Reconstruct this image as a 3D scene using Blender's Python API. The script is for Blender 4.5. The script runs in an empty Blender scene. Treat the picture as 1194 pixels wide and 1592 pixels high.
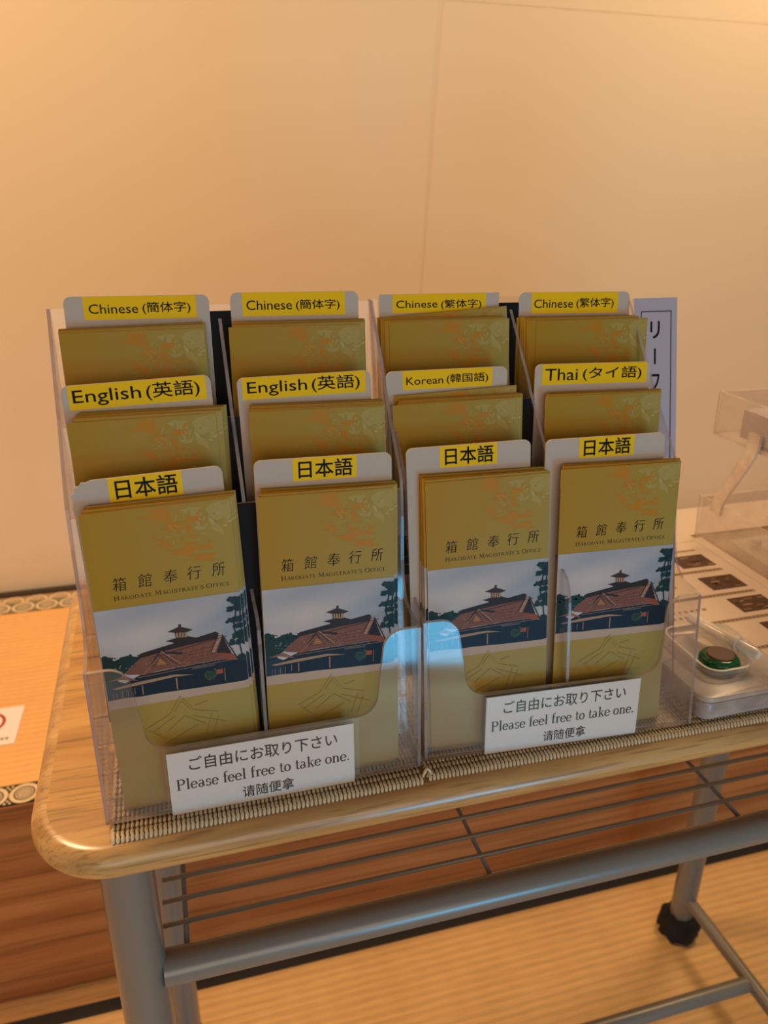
import bpy, bmesh, math, random
from mathutils import Matrix, Vector
from mathutils.geometry import tessellate_polygon

SC = bpy.context.scene
COL = SC.collection
RND = random.Random(7)

# ---------------------------------------------------------------- camera
cam_data = bpy.data.cameras.new('camera')
cam_data.sensor_width = 36.0
cam_data.sensor_fit = 'AUTO'
cam_data.lens = 36.0 * 1206.03 / 1592.0
cam_data.clip_start = 0.02
cam_data.dof.use_dof = True
cam_data.dof.focus_distance = 0.53
cam_data.dof.aperture_fstop = 8.5
cam = bpy.data.objects.new('camera', cam_data)
COL.objects.link(cam)
cam.matrix_world = Matrix(((0.9626078, 0.0955333, -0.2534948, 0.0649),
                           (-0.2707076, 0.3743863, -0.8868778, -0.4163),
                           (0.0101786, 0.9223385, 0.3862488, 0.3812),
                           (0, 0, 0, 1)))
SC.camera = cam

# ---------------------------------------------------------------- world, lights, exposure
SC.view_settings.view_transform = 'Standard'
SC.view_settings.look = 'None'
SC.view_settings.exposure = 0.0
SC.view_settings.gamma = 1.0
SC.view_settings.use_curve_mapping = False
SC.cycles.transparent_max_bounces = 40
SC.cycles.caustics_reflective = False
SC.cycles.caustics_refractive = False
wd = bpy.data.worlds.new('room_air'); SC.world = wd
wd.use_nodes = True
wd.node_tree.nodes['Background'].inputs[0].default_value = (1.0, 0.78, 0.58, 1)
wd.node_tree.nodes['Background'].inputs[1].default_value = 0.20

def area_light(name, loc, target, sx, sy, power, color):
    l = bpy.data.lights.new(name, 'AREA'); l.shape = 'RECTANGLE'
    l.size = sx; l.size_y = sy; l.energy = power; l.color = color
    o = bpy.data.objects.new(name, l); COL.objects.link(o)
    o.location = loc
    d = Vector(target) - Vector(loc)
    o.rotation_euler = d.to_track_quat('-Z', 'Y').to_euler()
    return o
# warm ceiling lamps near the display wall
area_light('ceiling_lamp', (1.50, 0.78, 1.50), (1.15, 1.10, 0.3), 0.5, 0.4, 15.5, (1.0, 0.68, 0.37))
area_light('ceiling_lamp', (-0.75, 0.66, 1.70), (-0.35, 0.92, -0.4), 0.6, 0.4, 34.0, (1.0, 0.63, 0.34))
# daylight through the low pane of a garden door behind the photographer
area_light('garden_daylight', (0.72, -1.62, -0.52), (0.45, 0.3, -0.15), 0.52, 0.47, 8.0, (0.12, 0.60, 1.0))
# broad warm fill light added from the open room side
area_light('room_fill', (-0.1, -2.6, 0.25), (0.3, 0.5, 0.0), 2.2, 1.3, 19.0, (1.0, 0.83, 0.66))

# ---------------------------------------------------------------- helpers
def link(o): COL.objects.link(o); return o

def mesh(name, verts, faces, mats, fm=None, smooth=False, cols=None):
    me = bpy.data.meshes.new(name)
    me.from_pydata([tuple(v) for v in verts], [], faces)
    for m in (mats if isinstance(mats, (list, tuple)) else [mats]): me.materials.append(m)
    if fm:
        me.polygons.foreach_set('material_index', fm)
    if smooth: me.polygons.foreach_set('use_smooth', [True] * len(me.polygons))
    if cols:
        at = me.color_attributes.new('Col', 'FLOAT_COLOR', 'CORNER')
        buf = []
        for p in me.polygons:
            c = cols[p.index]
            for _ in range(p.loop_total): buf += [c[0], c[1], c[2], 1.0]
        at.data.foreach_set('color', buf)
    me.update()
    return me

def obj(name, me, parent=None, mat=None):
    o = bpy.data.objects.new(name, me); link(o)
    if mat is not None: o.matrix_world = mat
    if parent is not None: o.parent = parent
    return o

def tag(o, label=None, cat=None, group=None, kind=None):
    if label: o['label'] = label
    if cat: o['category'] = cat
    if group: o['group'] = group
    if kind: o['kind'] = kind
    return o

def empty(name, loc=(0, 0, 0), mat=None):
    o = bpy.data.objects.new(name, None); link(o)
    o.empty_display_size = 0.02
    if mat is not None: o.matrix_world = mat
    else: o.location = loc
    return o

class MB:
    """collects shapes into one mesh"""
    def __init__(s): s.v = []; s.f = []; s.m = []; s.c = []
    def add(s, verts, faces, mi=0, col=(1, 1, 1)):
        b = len(s.v); s.v += [tuple(v) for v in verts]
        for f in faces:
            s.f.append([b + i for i in f]); s.m.append(mi); s.c.append(col)
    def box(s, x0, x1, y0, y1, z0, z1, mi=0, col=(1, 1, 1)):
        v = [(x, y, z) for x in (x0, x1) for y in (y0, y1) for z in (z0, z1)]
        s.add(v, [(0, 1, 3, 2), (4, 6, 7, 5), (0, 4, 5, 1), (2, 3, 7, 6), (0, 2, 6, 4), (1, 5, 7, 3)], mi, col)
    def tube(s, pts, r, n=16, mi=0, caps=True):
        pts = [Vector(p) for p in pts]; rings = []
        rr = r if isinstance(r, (list, tuple)) else [r] * len(pts)
        ref = None
        for i, p in enumerate(pts):
            d = (pts[min(i + 1, len(pts) - 1)] - pts[max(i - 1, 0)]).normalized()
            if ref is None:
                ref = Vector((0, 0, 1)) if abs(d.z) < .9 else Vector((1, 0, 0))
            u = (ref - d * ref.dot(d)).normalized(); w = d.cross(u); ref = u
            rings.append([p + (u * math.cos(2 * math.pi * k / n) + w * math.sin(2 * math.pi * k / n)) * rr[i] for k in range(n)])
        v = [q for ring in rings for q in ring]; f = []
        for i in range(len(pts) - 1):
            for k in range(n):
                f.append((i * n + k, i * n + (k + 1) % n, (i + 1) * n + (k + 1) % n, (i + 1) * n + k))
        if caps:
            f.append(tuple(range(n))[::-1]); f.append(tuple((len(pts) - 1) * n + k for k in range(n)))
        s.add(v, f, mi)
    def build(s, name, mats, parent=None, mat=None, smooth=False, cols=False, auto=None):
        me = mesh(name, s.v, s.f, mats, s.m, smooth, s.c if cols else None)
        if auto:
            bm = bmesh.new(); bm.from_mesh(me)
            for e in bm.edges:
                if len(e.link_faces) == 2 and e.calc_face_angle(0) > auto: e.smooth = False
            bm.to_mesh(me); bm.free()
        return obj(name, me, parent, mat)

def prism(poly, axis, a, b, edge_mi=1):
    """extrude a 2D outline along an axis: ('x' -> poly is (y,z)); ('y' -> poly is (x,z)); ('z' -> (x,y))"""
    def P(p, t):
        return {'x': (t, p[0], p[1]), 'y': (p[0], t, p[1]), 'z': (p[0], p[1], t)}[axis]
    n = len(poly)
    v = [P(p, a) for p in poly] + [P(p, b) for p in poly]
    tri = tessellate_polygon([[Vector((p[0], p[1], 0)) for p in poly]])
    f = [tuple(t) for t in tri] + [tuple(n + i for i in t[::-1]) for t in tri]
    m = [0] * len(f)
    for i in range(n):
        j = (i + 1) % n
        f.append((i, j, n + j, n + i)); m.append(edge_mi)
    me_v, me_f = v, f
    bm = bmesh.new()
    bv = [bm.verts.new(q) for q in me_v]
    for ff, mm in zip(me_f, m):
        try:
            g = bm.faces.new([bv[i] for i in ff]); g.material_index = mm
        except ValueError: pass
    bmesh.ops.recalc_face_normals(bm, faces=bm.faces)
    return bm

def bm_obj(name, bm, mats, parent=None, mat=None, smooth_angle=None):
    me = bpy.data.meshes.new(name)
    if smooth_angle:
        for f in bm.faces: f.smooth = True
        for e in bm.edges:
            if len(e.link_faces) == 2 and e.calc_face_angle(0) > smooth_angle: e.smooth = False
    bm.to_mesh(me); bm.free()
    for m in (mats if isinstance(mats, (list, tuple)) else [mats]): me.materials.append(m)
    return obj(name, me, parent, mat)

def round_rect(x0, x1, y0, y1, r, n=8):
    pts = []
    for cx, cy, a0 in ((x1 - r, y0 + r, -90), (x1 - r, y1 - r, 0), (x0 + r, y1 - r, 90), (x0 + r, y0 + r, 180)):
        for k in range(n + 1):
            a = math.radians(a0 + 90 * k / n)
            pts.append((cx + r * math.cos(a), cy + r * math.sin(a)))
    return pts

# ---------------------------------------------------------------- materials
def newmat(name):
    m = bpy.data.materials.new(name); m.use_nodes = True
    nt = m.node_tree; b = nt.nodes['Principled BSDF']
    return m, nt, b

def plain(name, col, rough=0.5, metal=0.0, spec=0.5, noise=0.0, nscale=40, bump=0.0, bscale=200):
    m, nt, b = newmat(name)
    b.inputs['Base Color'].default_value = (*col, 1); b.inputs['Roughness'].default_value = rough
    b.inputs['Metallic'].default_value = metal; b.inputs['Specular IOR Level'].default_value = spec
    tc = nt.nodes.new('ShaderNodeTexCoord')
    if noise:
        n = nt.nodes.new('ShaderNodeTexNoise'); n.inputs['Scale'].default_value = nscale; n.inputs['Detail'].default_value = 4
        nt.links.new(tc.outputs['Object'], n.inputs['Vector'])
        mx = nt.nodes.new('ShaderNodeMix'); mx.data_type = 'RGBA'
        mx.inputs[6].default_value = (*[c * (1 - noise) for c in col], 1)
        mx.inputs[7].default_value = (*[min(1, c * (1 + noise)) for c in col], 1)
        nt.links.new(n.outputs['Fac'], mx.inputs[0]); nt.links.new(mx.outputs[2], b.inputs['Base Color'])
    if bump:
        n2 = nt.nodes.new('ShaderNodeTexNoise'); n2.inputs['Scale'].default_value = bscale
        nt.links.new(tc.outputs['Object'], n2.inputs['Vector'])
        bp = nt.nodes.new('ShaderNodeBump'); bp.inputs['Strength'].default_value = bump; bp.inputs['Distance'].default_value = 0.001
        nt.links.new(n2.outputs['Fac'], bp.inputs['Height']); nt.links.new(bp.outputs[0], b.inputs['Normal'])
    return m

def printed(name, rough=0.4):
    m, nt, b = newmat(name)
    a = nt.nodes.new('ShaderNodeVertexColor'); a.layer_name = 'Col'
    nt.links.new(a.outputs[0], b.inputs['Base Color']); b.inputs['Roughness'].default_value = rough
    b.inputs['Specular IOR Level'].default_value = 0.14
    return m

def acrylic(name, tint, haze, haze_col, gloss_rough=0.06, ior=1.49):
    """clear sheet plastic: tinted see-through, Fresnel reflection and a diffuse haze, partly standing in for reflections"""
    m = bpy.data.materials.new(name); m.use_nodes = True; nt = m.node_tree; nt.nodes.clear()
    out = nt.nodes.new('ShaderNodeOutputMaterial')
    tr = nt.nodes.new('ShaderNodeBsdfTransparent'); tr.inputs[0].default_value = (*tint, 1)
    df = nt.nodes.new('ShaderNodeBsdfDiffuse'); df.inputs[0].default_value = (*haze_col, 1)
    gl = nt.nodes.new('ShaderNodeBsdfGlossy'); gl.inputs['Roughness'].default_value = gloss_rough
    lw = nt.nodes.new('ShaderNodeLayerWeight')        # Schlick reflectance, the same for both faces of the sheet
    pw = nt.nodes.new('ShaderNodeMath'); pw.operation = 'POWER'; pw.inputs[1].default_value = 5
    nt.links.new(lw.outputs['Facing'], pw.inputs[0])
    fr = nt.nodes.new('ShaderNodeMapRange'); fr.inputs[3].default_value = ((ior - 1) / (ior + 1)) ** 2; fr.inputs[4].default_value = 0.9
    nt.links.new(pw.outputs[0], fr.inputs[0])
    m1 = nt.nodes.new('ShaderNodeMixShader'); m1.inputs[0].default_value = haze
    m2 = nt.nodes.new('ShaderNodeMixShader')
    nz = nt.nodes.new('ShaderNodeTexNoise'); nz.inputs['Scale'].default_value = 35; nz.inputs['Detail'].default_value = 6
    tc = nt.nodes.new('ShaderNodeTexCoord'); nt.links.new(tc.outputs['Object'], nz.inputs['Vector'])
    mr = nt.nodes.new('ShaderNodeMapRange'); mr.inputs[1].default_value = .3; mr.inputs[2].default_value = .7
    mr.inputs[3].default_value = haze * .6; mr.inputs[4].default_value = haze * 1.4
    nt.links.new(nz.outputs['Fac'], mr.inputs[0]); nt.links.new(mr.outputs[0], m1.inputs[0])
    nt.links.new(tr.outputs[0], m1.inputs[1]); nt.links.new(df.outputs[0], m1.inputs[2])
    nt.links.new(fr.outputs[0], m2.inputs[0]); nt.links.new(m1.outputs[0], m2.inputs[1]); nt.links.new(gl.outputs[0], m2.inputs[2])
    nt.links.new(m2.outputs[0], out.inputs[0])
    return m

def wood(name, dark, light, scale=(3, 40, 40), rough=0.4, dist=6.0, wave=None, fine=(8, 260, 260), coat=0.0):
    m, nt, b = newmat(name)
    tc = nt.nodes.new('ShaderNodeTexCoord')
    mp = nt.nodes.new('ShaderNodeMapping'); mp.inputs['Scale'].default_value = scale
    nt.links.new(tc.outputs['Object'], mp.inputs['Vector'])
    n1 = nt.nodes.new('ShaderNodeTexNoise'); n1.inputs['Scale'].default_value = 1.0; n1.inputs['Detail'].default_value = 5; n1.inputs['Distortion'].default_value = 0.6
    nt.links.new(mp.outputs[0], n1.inputs['Vector'])
    src = n1.outputs['Fac']
    if wave:
        wv = nt.nodes.new('ShaderNodeTexWave'); wv.wave_type = 'BANDS'; wv.bands_direction = wave[0]
        wv.inputs['Scale'].default_value = wave[1]; wv.inputs['Distortion'].default_value = wave[2]
        wv.inputs['Detail'].default_value = 3; wv.inputs['Detail Scale'].default_value = wave[3]
        mp3 = nt.nodes.new('ShaderNodeMapping'); mp3.inputs['Scale'].default_value = wave[4]
        nt.links.new(tc.outputs['Object'], mp3.inputs['Vector']); nt.links.new(mp3.outputs[0], wv.inputs['Vector'])
        mm = nt.nodes.new('ShaderNodeMix'); mm.data_type = 'FLOAT'; mm.inputs[0].default_value = 0.2
        nt.links.new(n1.outputs['Fac'], mm.inputs[2]); nt.links.new(wv.outputs['Fac'], mm.inputs[3])
        src = mm.outputs[0]
    mp2 = nt.nodes.new('ShaderNodeMapping'); mp2.inputs['Scale'].default_value = fine
    nt.links.new(tc.outputs['Object'], mp2.inputs['Vector'])
    n2 = nt.nodes.new('ShaderNodeTexNoise'); n2.inputs['Scale'].default_value = 1.0; n2.inputs['Detail'].default_value = 2
    nt.links.new(mp2.outputs[0], n2.inputs['Vector'])
    cr = nt.nodes.new('ShaderNodeValToRGB')
    cr.color_ramp.elements[0].position = 0.34; cr.color_ramp.elements[0].color = (*dark, 1)
    cr.color_ramp.elements[1].position = 0.64; cr.color_ramp.elements[1].color = (*light, 1)
    nt.links.new(src, cr.inputs[0])
    mr = nt.nodes.new('ShaderNodeMapRange'); mr.inputs[1].default_value = .34; mr.inputs[2].default_value = .47
    mr.inputs[3].default_value = .66; mr.inputs[4].default_value = 1.0
    nt.links.new(n2.outputs['Fac'], mr.inputs[0])
    mx = nt.nodes.new('ShaderNodeMix'); mx.data_type = 'RGBA'; mx.blend_type = 'MULTIPLY'; mx.inputs[0].default_value = 1.0
    nt.links.new(cr.outputs[0], mx.inputs[6]); nt.links.new(mr.outputs[0], mx.inputs[7])
    nt.links.new(mx.outputs[2], b.inputs['Base Color'])
    b.inputs['Roughness'].default_value = rough
    b.inputs['Coat Weight'].default_value = coat; b.inputs['Coat Roughness'].default_value = 0.18
    return m

def tatami_mat(name, c0, c1, pitch, cross):
    m, nt, b = newmat(name)
    tc = nt.nodes.new('ShaderNodeTexCoord')
    def wave(d, scale):
        w = nt.nodes.new('ShaderNodeTexWave'); w.bands_direction = d; w.inputs['Scale'].default_value = scale
        w.inputs['Distortion'].default_value = 0.6; w.inputs['Detail'].default_value = 1; w.inputs['Detail Scale'].default_value = 2
        nt.links.new(tc.outputs['Object'], w.inputs['Vector']); return w
    # Blender's band wave repeats every 2*pi/(20*scale)
    w1 = wave('Y', 0.314 / pitch); w2 = wave('X', 0.314 / cross)
    mm = nt.nodes.new('ShaderNodeMix'); mm.data_type = 'FLOAT'; mm.inputs[0].default_value = 0.14
    nt.links.new(w1.outputs['Fac'], mm.inputs[2]); nt.links.new(w2.outputs['Fac'], mm.inputs[3])
    mp = nt.nodes.new('ShaderNodeMapping'); mp.inputs['Scale'].default_value = (14, 500, 1)
    nt.links.new(tc.outputs['Object'], mp.inputs['Vector'])
    n = nt.nodes.new('ShaderNodeTexNoise'); n.inputs['Scale'].default_value = 1; n.inputs['Detail'].default_value = 3
    nt.links.new(mp.outputs[0], n.inputs['Vector'])
    n3 = nt.nodes.new('ShaderNodeTexNoise'); n3.inputs['Scale'].default_value = 6; nt.links.new(tc.outputs['Object'], n3.inputs['Vector'])
    a1 = nt.nodes.new('ShaderNodeMix'); a1.data_type = 'FLOAT'; a1.inputs[0].default_value = 0.72
    nt.links.new(mm.outputs[0], a1.inputs[2]); nt.links.new(n.outputs['Fac'], a1.inputs[3])
    a2 = nt.nodes.new('ShaderNodeMix'); a2.data_type = 'FLOAT'; a2.inputs[0].default_value = 0.3
    nt.links.new(a1.outputs[0], a2.inputs[2]); nt.links.new(n3.outputs['Fac'], a2.inputs[3])
    cr = nt.nodes.new('ShaderNodeValToRGB')
    cr.color_ramp.elements[0].position = .12; cr.color_ramp.elements[0].color = (*c0, 1)
    cr.color_ramp.elements[1].position = .65; cr.color_ramp.elements[1].color = (*c1, 1)
    nt.links.new(a2.outputs[0], cr.inputs[0]); nt.links.new(cr.outputs[0], b.inputs['Base Color'])
    bp = nt.nodes.new('ShaderNodeBump'); bp.inputs['Strength'].default_value = .5; bp.inputs['Distance'].default_value = .0012
    nt.links.new(a1.outputs[0], bp.inputs['Height']); nt.links.new(bp.outputs[0], b.inputs['Normal'])
    b.inputs['Roughness'].default_value = .55
    return m

M = {}
M['wall'] = plain('cream_wallpaper', (0.83, 0.69, 0.475), 0.9, noise=.02, nscale=3, bump=.15, bscale=400)
M['tabletop'] = wood('oak_table_laminate', (0.39, 0.195, 0.052), (0.56, 0.32, 0.098), scale=(5, 55, 55), rough=.34, fine=(20, 260, 260), coat=.35)
M['tableedge'] = wood('oak_table_edge', (0.42, 0.23, 0.080), (0.62, 0.38, 0.145), scale=(6, 60, 60), rough=.30, fine=(22, 420, 420), coat=.5)
M['riser'] = wood('red_pine_riser', (0.36, 0.125, 0.036), (0.52, 0.215, 0.07), scale=(1.6, 6, 26), rough=.45, wave=('Z', 1.3, 14.0, 1.2, (0.30, 1, 3.0)), fine=(4, 300, 160))
M['sill'] = wood('pale_sill_wood', (0.60, 0.33, 0.12), (0.75, 0.45, 0.18), scale=(2, 60, 60), rough=.5)
M['tatami_hi'] = tatami_mat('golden_rush_weave', (0.60, 0.31, 0.10), (0.82, 0.46, 0.17), 0.0125, 0.02)
M['tatami_lo'] = tatami_mat('straw_rush_weave', (0.44, 0.245, 0.08), (0.80, 0.50, 0.20), 0.0135, 0.045)
M['black_cloth'] = plain('black_border_cloth', (0.022, 0.02, 0.018), .85, noise=.2, nscale=300)
M['darkwood'] = plain('dark_wood_strip', (0.035, 0.022, 0.015), .5, noise=.3, nscale=60)
M['steel'] = plain('grey_painted_steel', (0.215, 0.205, 0.185), .27, metal=0.1, spec=.6, noise=.04, nscale=30)
M['knit'] = plain('black_knit', (0.012, 0.011, 0.011), .95, bump=1.0, bscale=500)
M['acr'] = acrylic('clear_acrylic_sheet', (.985, .98, .98), .035, (.60, .55, .53))
M['acr_edge'] = acrylic('acrylic_cut_edge', (.72, .62, .62), .34, (.62, .55, .55), .15)
M['acr_front'] = acrylic('hazed_front_acrylic', (.965, .955, .95), .05, (.72, .66, .62))  # hazy reflections on the front sheet put in as diffuse haze
M['acr_rim'] = acrylic('polished_front_rim', (.70, .60, .55), .60, (.66, .56, .48), .12)
M['sleeve'] = acrylic('clear_laminate_film', (.99, .99, .99), .015, (.75, .75, .78), .10)
M['milky'] = acrylic('milky_box_plastic', (.80, .78, .78), .45, (.74, .66, .62), .25)
M['tray'] = acrylic('clear_tray_plastic', (.965, .955, .945), .12, (.90, .80, .72), .10)
M['trayedge'] = acrylic('tray_rim_plastic', (.85, .80, .76), .40, (.85, .76, .66), .2)
M['rimwhite'] = acrylic('white_tray_rim', (.8, .8, .8), .85, (.85, .84, .80), .2)  # mostly diffuse white, so the rim reads as a white line
M['glass'] = acrylic('clear_tube_plastic', (.85, .82, .78), .62, (.98, .90, .76), .05, 1.7)  # pale haze stands in for the bright highlights on the tube
M['green'] = acrylic('green_translucent_plastic', (.03, .30, .10), .45, (.01, .22, .06), .06, 1.6)
M['brownpad'] = plain('brown_rubber_pad', (0.13, 0.055, 0.03), .6, noise=.2, nscale=400)
M['card'] = plain('grey_white_cardboard', (0.54, 0.475, 0.42), .75, noise=.03, nscale=120)
M['cardedge'] = plain('cardboard_edge', (0.46, 0.42, 0.36), .9, noise=.15, nscale=600)
M['yellow'] = plain('yellow_tape', (0.93, 0.60, 0.004), .5, spec=.15)
M['ink'] = plain('black_print', (0.005, 0.005, 0.007), .55, spec=.12)
M['paper'] = plain('white_paper', (0.80, 0.755, 0.73), .6)
M['signpaper'] = plain('bluish_white_board', (0.50, 0.47, 0.56), .6)
M['docpaper'] = plain('warm_white_sheet', (0.62, 0.50, 0.40), .28)
M['gold'] = plain('gold_brochure_paper', (0.46, 0.25, 0.02), .42, noise=.08, nscale=30)
M['goldfold'] = plain('gold_brochure_edge', (0.80, 0.40, 0.02), .5, noise=.2, nscale=200)
M['print'] = printed('brochure_cover_print', .42)
M['printflat'] = printed('matt_print', .6)
M['black'] = plain('black_panel_plastic', (0.010, 0.010, 0.012), .5, spec=.08)
M['rattan'] = plain('pale_rattan_strand', (0.70, 0.56, 0.36), .5, noise=.25, nscale=260)
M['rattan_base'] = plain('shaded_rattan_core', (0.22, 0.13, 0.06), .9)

# ---------------------------------------------------------------- text
_tc = {}
def text_geo(body, bold=0.0, shear=0.0):
    """verts, faces of a text, normalised to its own bounding box (0..1, 0..1), plus aspect"""
    key = (body, bold, shear)
    if key in _tc: return _tc[key]
    cu = bpy.data.curves.new('tmp_text', 'FONT'); cu.body = body; cu.size = 1.0
    cu.resolution_u = 3; cu.offset = bold; cu.shear = shear; cu.fill_mode = 'FRONT'
    o = bpy.data.objects.new('tmp_text', cu); COL.objects.link(o)
    dg = bpy.context.evaluated_depsgraph_get(); dg.update()
    me = bpy.data.meshes.new_from_object(o.evaluated_get(dg))
    vs = [(v.co.x, v.co.y) for v in me.vertices]; fs = [tuple(p.vertices) for p in me.polygons]
    bpy.data.objects.remove(o); bpy.data.curves.remove(cu); bpy.data.meshes.remove(me)
    x0 = min(v[0] for v in vs); x1 = max(v[0] for v in vs); y0 = min(v[1] for v in vs); y1 = max(v[1] for v in vs)
    vs = [((x - x0) / (x1 - x0), (y - y0) / (y1 - y0)) for x, y in vs]
    _tc[key] = (vs, fs); return _tc[key]

def put_text(mb, body, x0, x1, z0, z1, y, bold=0.0, col=(0, 0, 0), skew=0.0, shear=0.0, mi=0):
    vs, fs = text_geo(body, min(bold, 0.0), shear)
    d = max(bold, 0.0) * (z1 - z0) * 1.6
    for q, (dx, dz) in enumerate(((0, 0), (d, 0), (-d, 0), (0, d), (0, -d), (.7 * d, .7 * d), (-.7 * d, .7 * d), (.7 * d, -.7 * d), (-.7 * d, -.7 * d)) if d else ((0, 0),)):
        mb.add([(x0 + dx + u * (x1 - x0), y - q * .000004, z0 + dz + v * (z1 - z0) + skew * u) for u, v in vs], fs, mi, col)

# stroke-built serif letters (flat print)
def _arc(cx, cy, rx, ry, a0, a1, wmin, wmax, n=18):
    out = []
    for k in range(n + 1):
        a = math.radians(a0 + (a1 - a0) * k / n)
        out.append((cx + rx * math.cos(a), cy + ry * math.sin(a), wmin + (wmax - wmin) * abs(math.cos(a)) ** 1.3))
    return out
T, S, SR = .035, .105, .03
def _ln(x0, y0, x1, y1, w): return [(x0, y0, w), (x1, y1, w)]
def _sf(x, y, h=.11): return _ln(x - h, y, x + h, y, SR)
X = .46
SERIF = {
 'P': (.62, [_ln(.14, 0, .14, .72, S), _sf(.14, .015, .13), _ln(.02, .705, .30, .705, SR), _arc(.30, .53, .23, .175, 90, -90, T, S), _ln(.14, .355, .30, .355, T)]),
 'l': (.30, [_ln(.14, 0, .14, .74, S), _sf(.14, .015), _ln(.03, .725, .14, .725, SR)]),
 'e': (.48, [_arc(.23, .225, .185, .225, 5, 325, T, S), _ln(.05, .245, .42, .245, T)]),
 'a': (.50, [_arc(.19, .125, .13, .12, 30, 330, T, .09), _ln(.34, .06, .34, .33, S), _arc(.21, .33, .13, .13, 0, 150, T, .08), _ln(.34, .07, .46, .03, T)]),
 's': (.40, [_arc(.19, .345, .12, .11, 20, 260, T, .075), _arc(.19, .115, .13, .115, 80, -160, T, .08), _ln(.32, .32, .32, .45, SR), _ln(.05, .0, .05, .13, SR)]),
 'f': (.32, [_ln(.14, 0, .14, .60, S), _sf(.14, .015), _arc(.25, .60, .11, .13, 180, 50, T, .09), _ln(.03, .45, .29, .45, T)]),
 'r': (.40, [_ln(.14, 0, .14, .46, S), _sf(.14, .015), _ln(.03, .445, .14, .445, SR), _arc(.28, .31, .12, .14, 170, 60, T, .08), _arc(.35, .385, .022, .022, 0, 360, .04, .04)]),
 't': (.33, [_ln(.15, .10, .15, .62, .09), _arc(.235, .10, .085, .09, 180, 330, T, .09), _ln(.03, .45, .28, .45, T)]),
 'o': (.50, [_arc(.24, .23, .185, .225, 0, 360, T, S)]),
 'k': (.54, [_ln(.13, 0, .13, .74, S), _sf(.13, .015), _ln(.02, .725, .13, .725, SR), _ln(.15, .17, .40, .44, T), _ln(.25, .29, .44, .01, .09), _sf(.44, .015, .09), _sf(.39, .445, .09)]),
 'n': (.58, [_ln(.13, 0, .13, .46, S), _sf(.13, .015), _ln(.02, .445, .13, .445, SR), _arc(.28, .29, .15, .155, 175, 0, T, S), _ln(.43, 0, .43, .29, S), _sf(.43, .015)]),
 '.': (.22, [_arc(.09, .05, .028, .028, 0, 360, .055, .055)]),
 ' ': (.26, []),
 "'": (.18, [_ln(.09, .72, .07, .55, .05)]),
 'H': (.72, [_ln(.12, 0, .12, .7, .09), _ln(.56, 0, .56, .7, .09), _ln(.12, .36, .56, .36, T), _sf(.12, .01), _sf(.56, .01), _sf(.12, .69), _sf(.56, .69)]),
 'A': (.68, [_ln(.08, 0, .33, .72, T), _ln(.33, .72, .58, 0, .095), _ln(.18, .25, .48, .25, T), _sf(.08, .01, .08), _sf(.58, .01, .08)]),
 'K': (.68, [_ln(.12, 0, .12, .7, .09), _ln(.14, .30, .52, .69, T), _ln(.26, .40, .58, .01, .085), _sf(.12, .01), _sf(.12, .69), _sf(.58, .01, .07)]),
 'O': (.76, [_arc(.36, .35, .31, .345, 0, 360, T, .095, 28)]),
 'D': (.74, [_ln(.12, 0, .12, .7, .09), _arc(.30, .35, .35, .335, 90, -90, T, .095), _ln(.04, .685, .30, .685, T), _ln(.04, .015, .30, .015, T)]),
 'T': (.62, [_ln(.30, 0, .30, .69, .09), _ln(.03, .685, .57, .685, T), _ln(.03, .69, .03, .58, SR), _ln(.57, .69, .57, .58, SR), _sf(.30, .01)]),
 'E': (.58, [_ln(.12, 0, .12, .7, .09), _ln(.04, .685, .48, .685, T), _ln(.12, .36, .42, .36, T), _ln(.04, .015, .50, .015, T), _ln(.48, .69, .48, .58, SR), _ln(.50, 0, .50, .12, SR)]),
 'M': (.84, [_ln(.10, 0, .12, .7, T), _ln(.12, .7, .40, .08, .09), _ln(.40, .08, .66, .7, T), _ln(.66, .7, .68, 0, .09), _sf(.10, .01, .08), _sf(.68, .01)]),
 'G': (.76, [_arc(.36, .35, .31, .345, 50, 325, T, .095, 24), _ln(.62, .05, .62, .30, .08), _sf(.62, .30, .09)]),
 'I': (.32, [_ln(.13, 0, .13, .7, .09), _sf(.13, .01), _sf(.13, .69)]),
 'S': (.50, [_arc(.23, .53, .17, .165, 30, 265, T, .09), _arc(.23, .18, .19, .18, 85, -150, T, .095), _ln(.40, .5, .40, .68, SR), _ln(.05, .03, .05, .2, SR)]),
 'R': (.66, [_ln(.12, 0, .12, .7, .09), _ln(.04, .685, .28, .685, T), _arc(.27, .53, .19, .155, 90, -90, T, .09), _ln(.12, .375, .27, .375, T), _ln(.30, .37, .58, .01, .085), _sf(.12, .01), _sf(.58, .01, .06)]),
 'F': (.54, [_ln(.12, 0, .12, .7, .09), _ln(.04, .685, .46, .685, T), _ln(.12, .36, .38, .36, T), _ln(.46, .69, .46, .58, SR), _sf(.12, .01)]),
 'C': (.68, [_arc(.36, .35, .31, .345, 45, 315, T, .095, 24)]),
}
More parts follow.
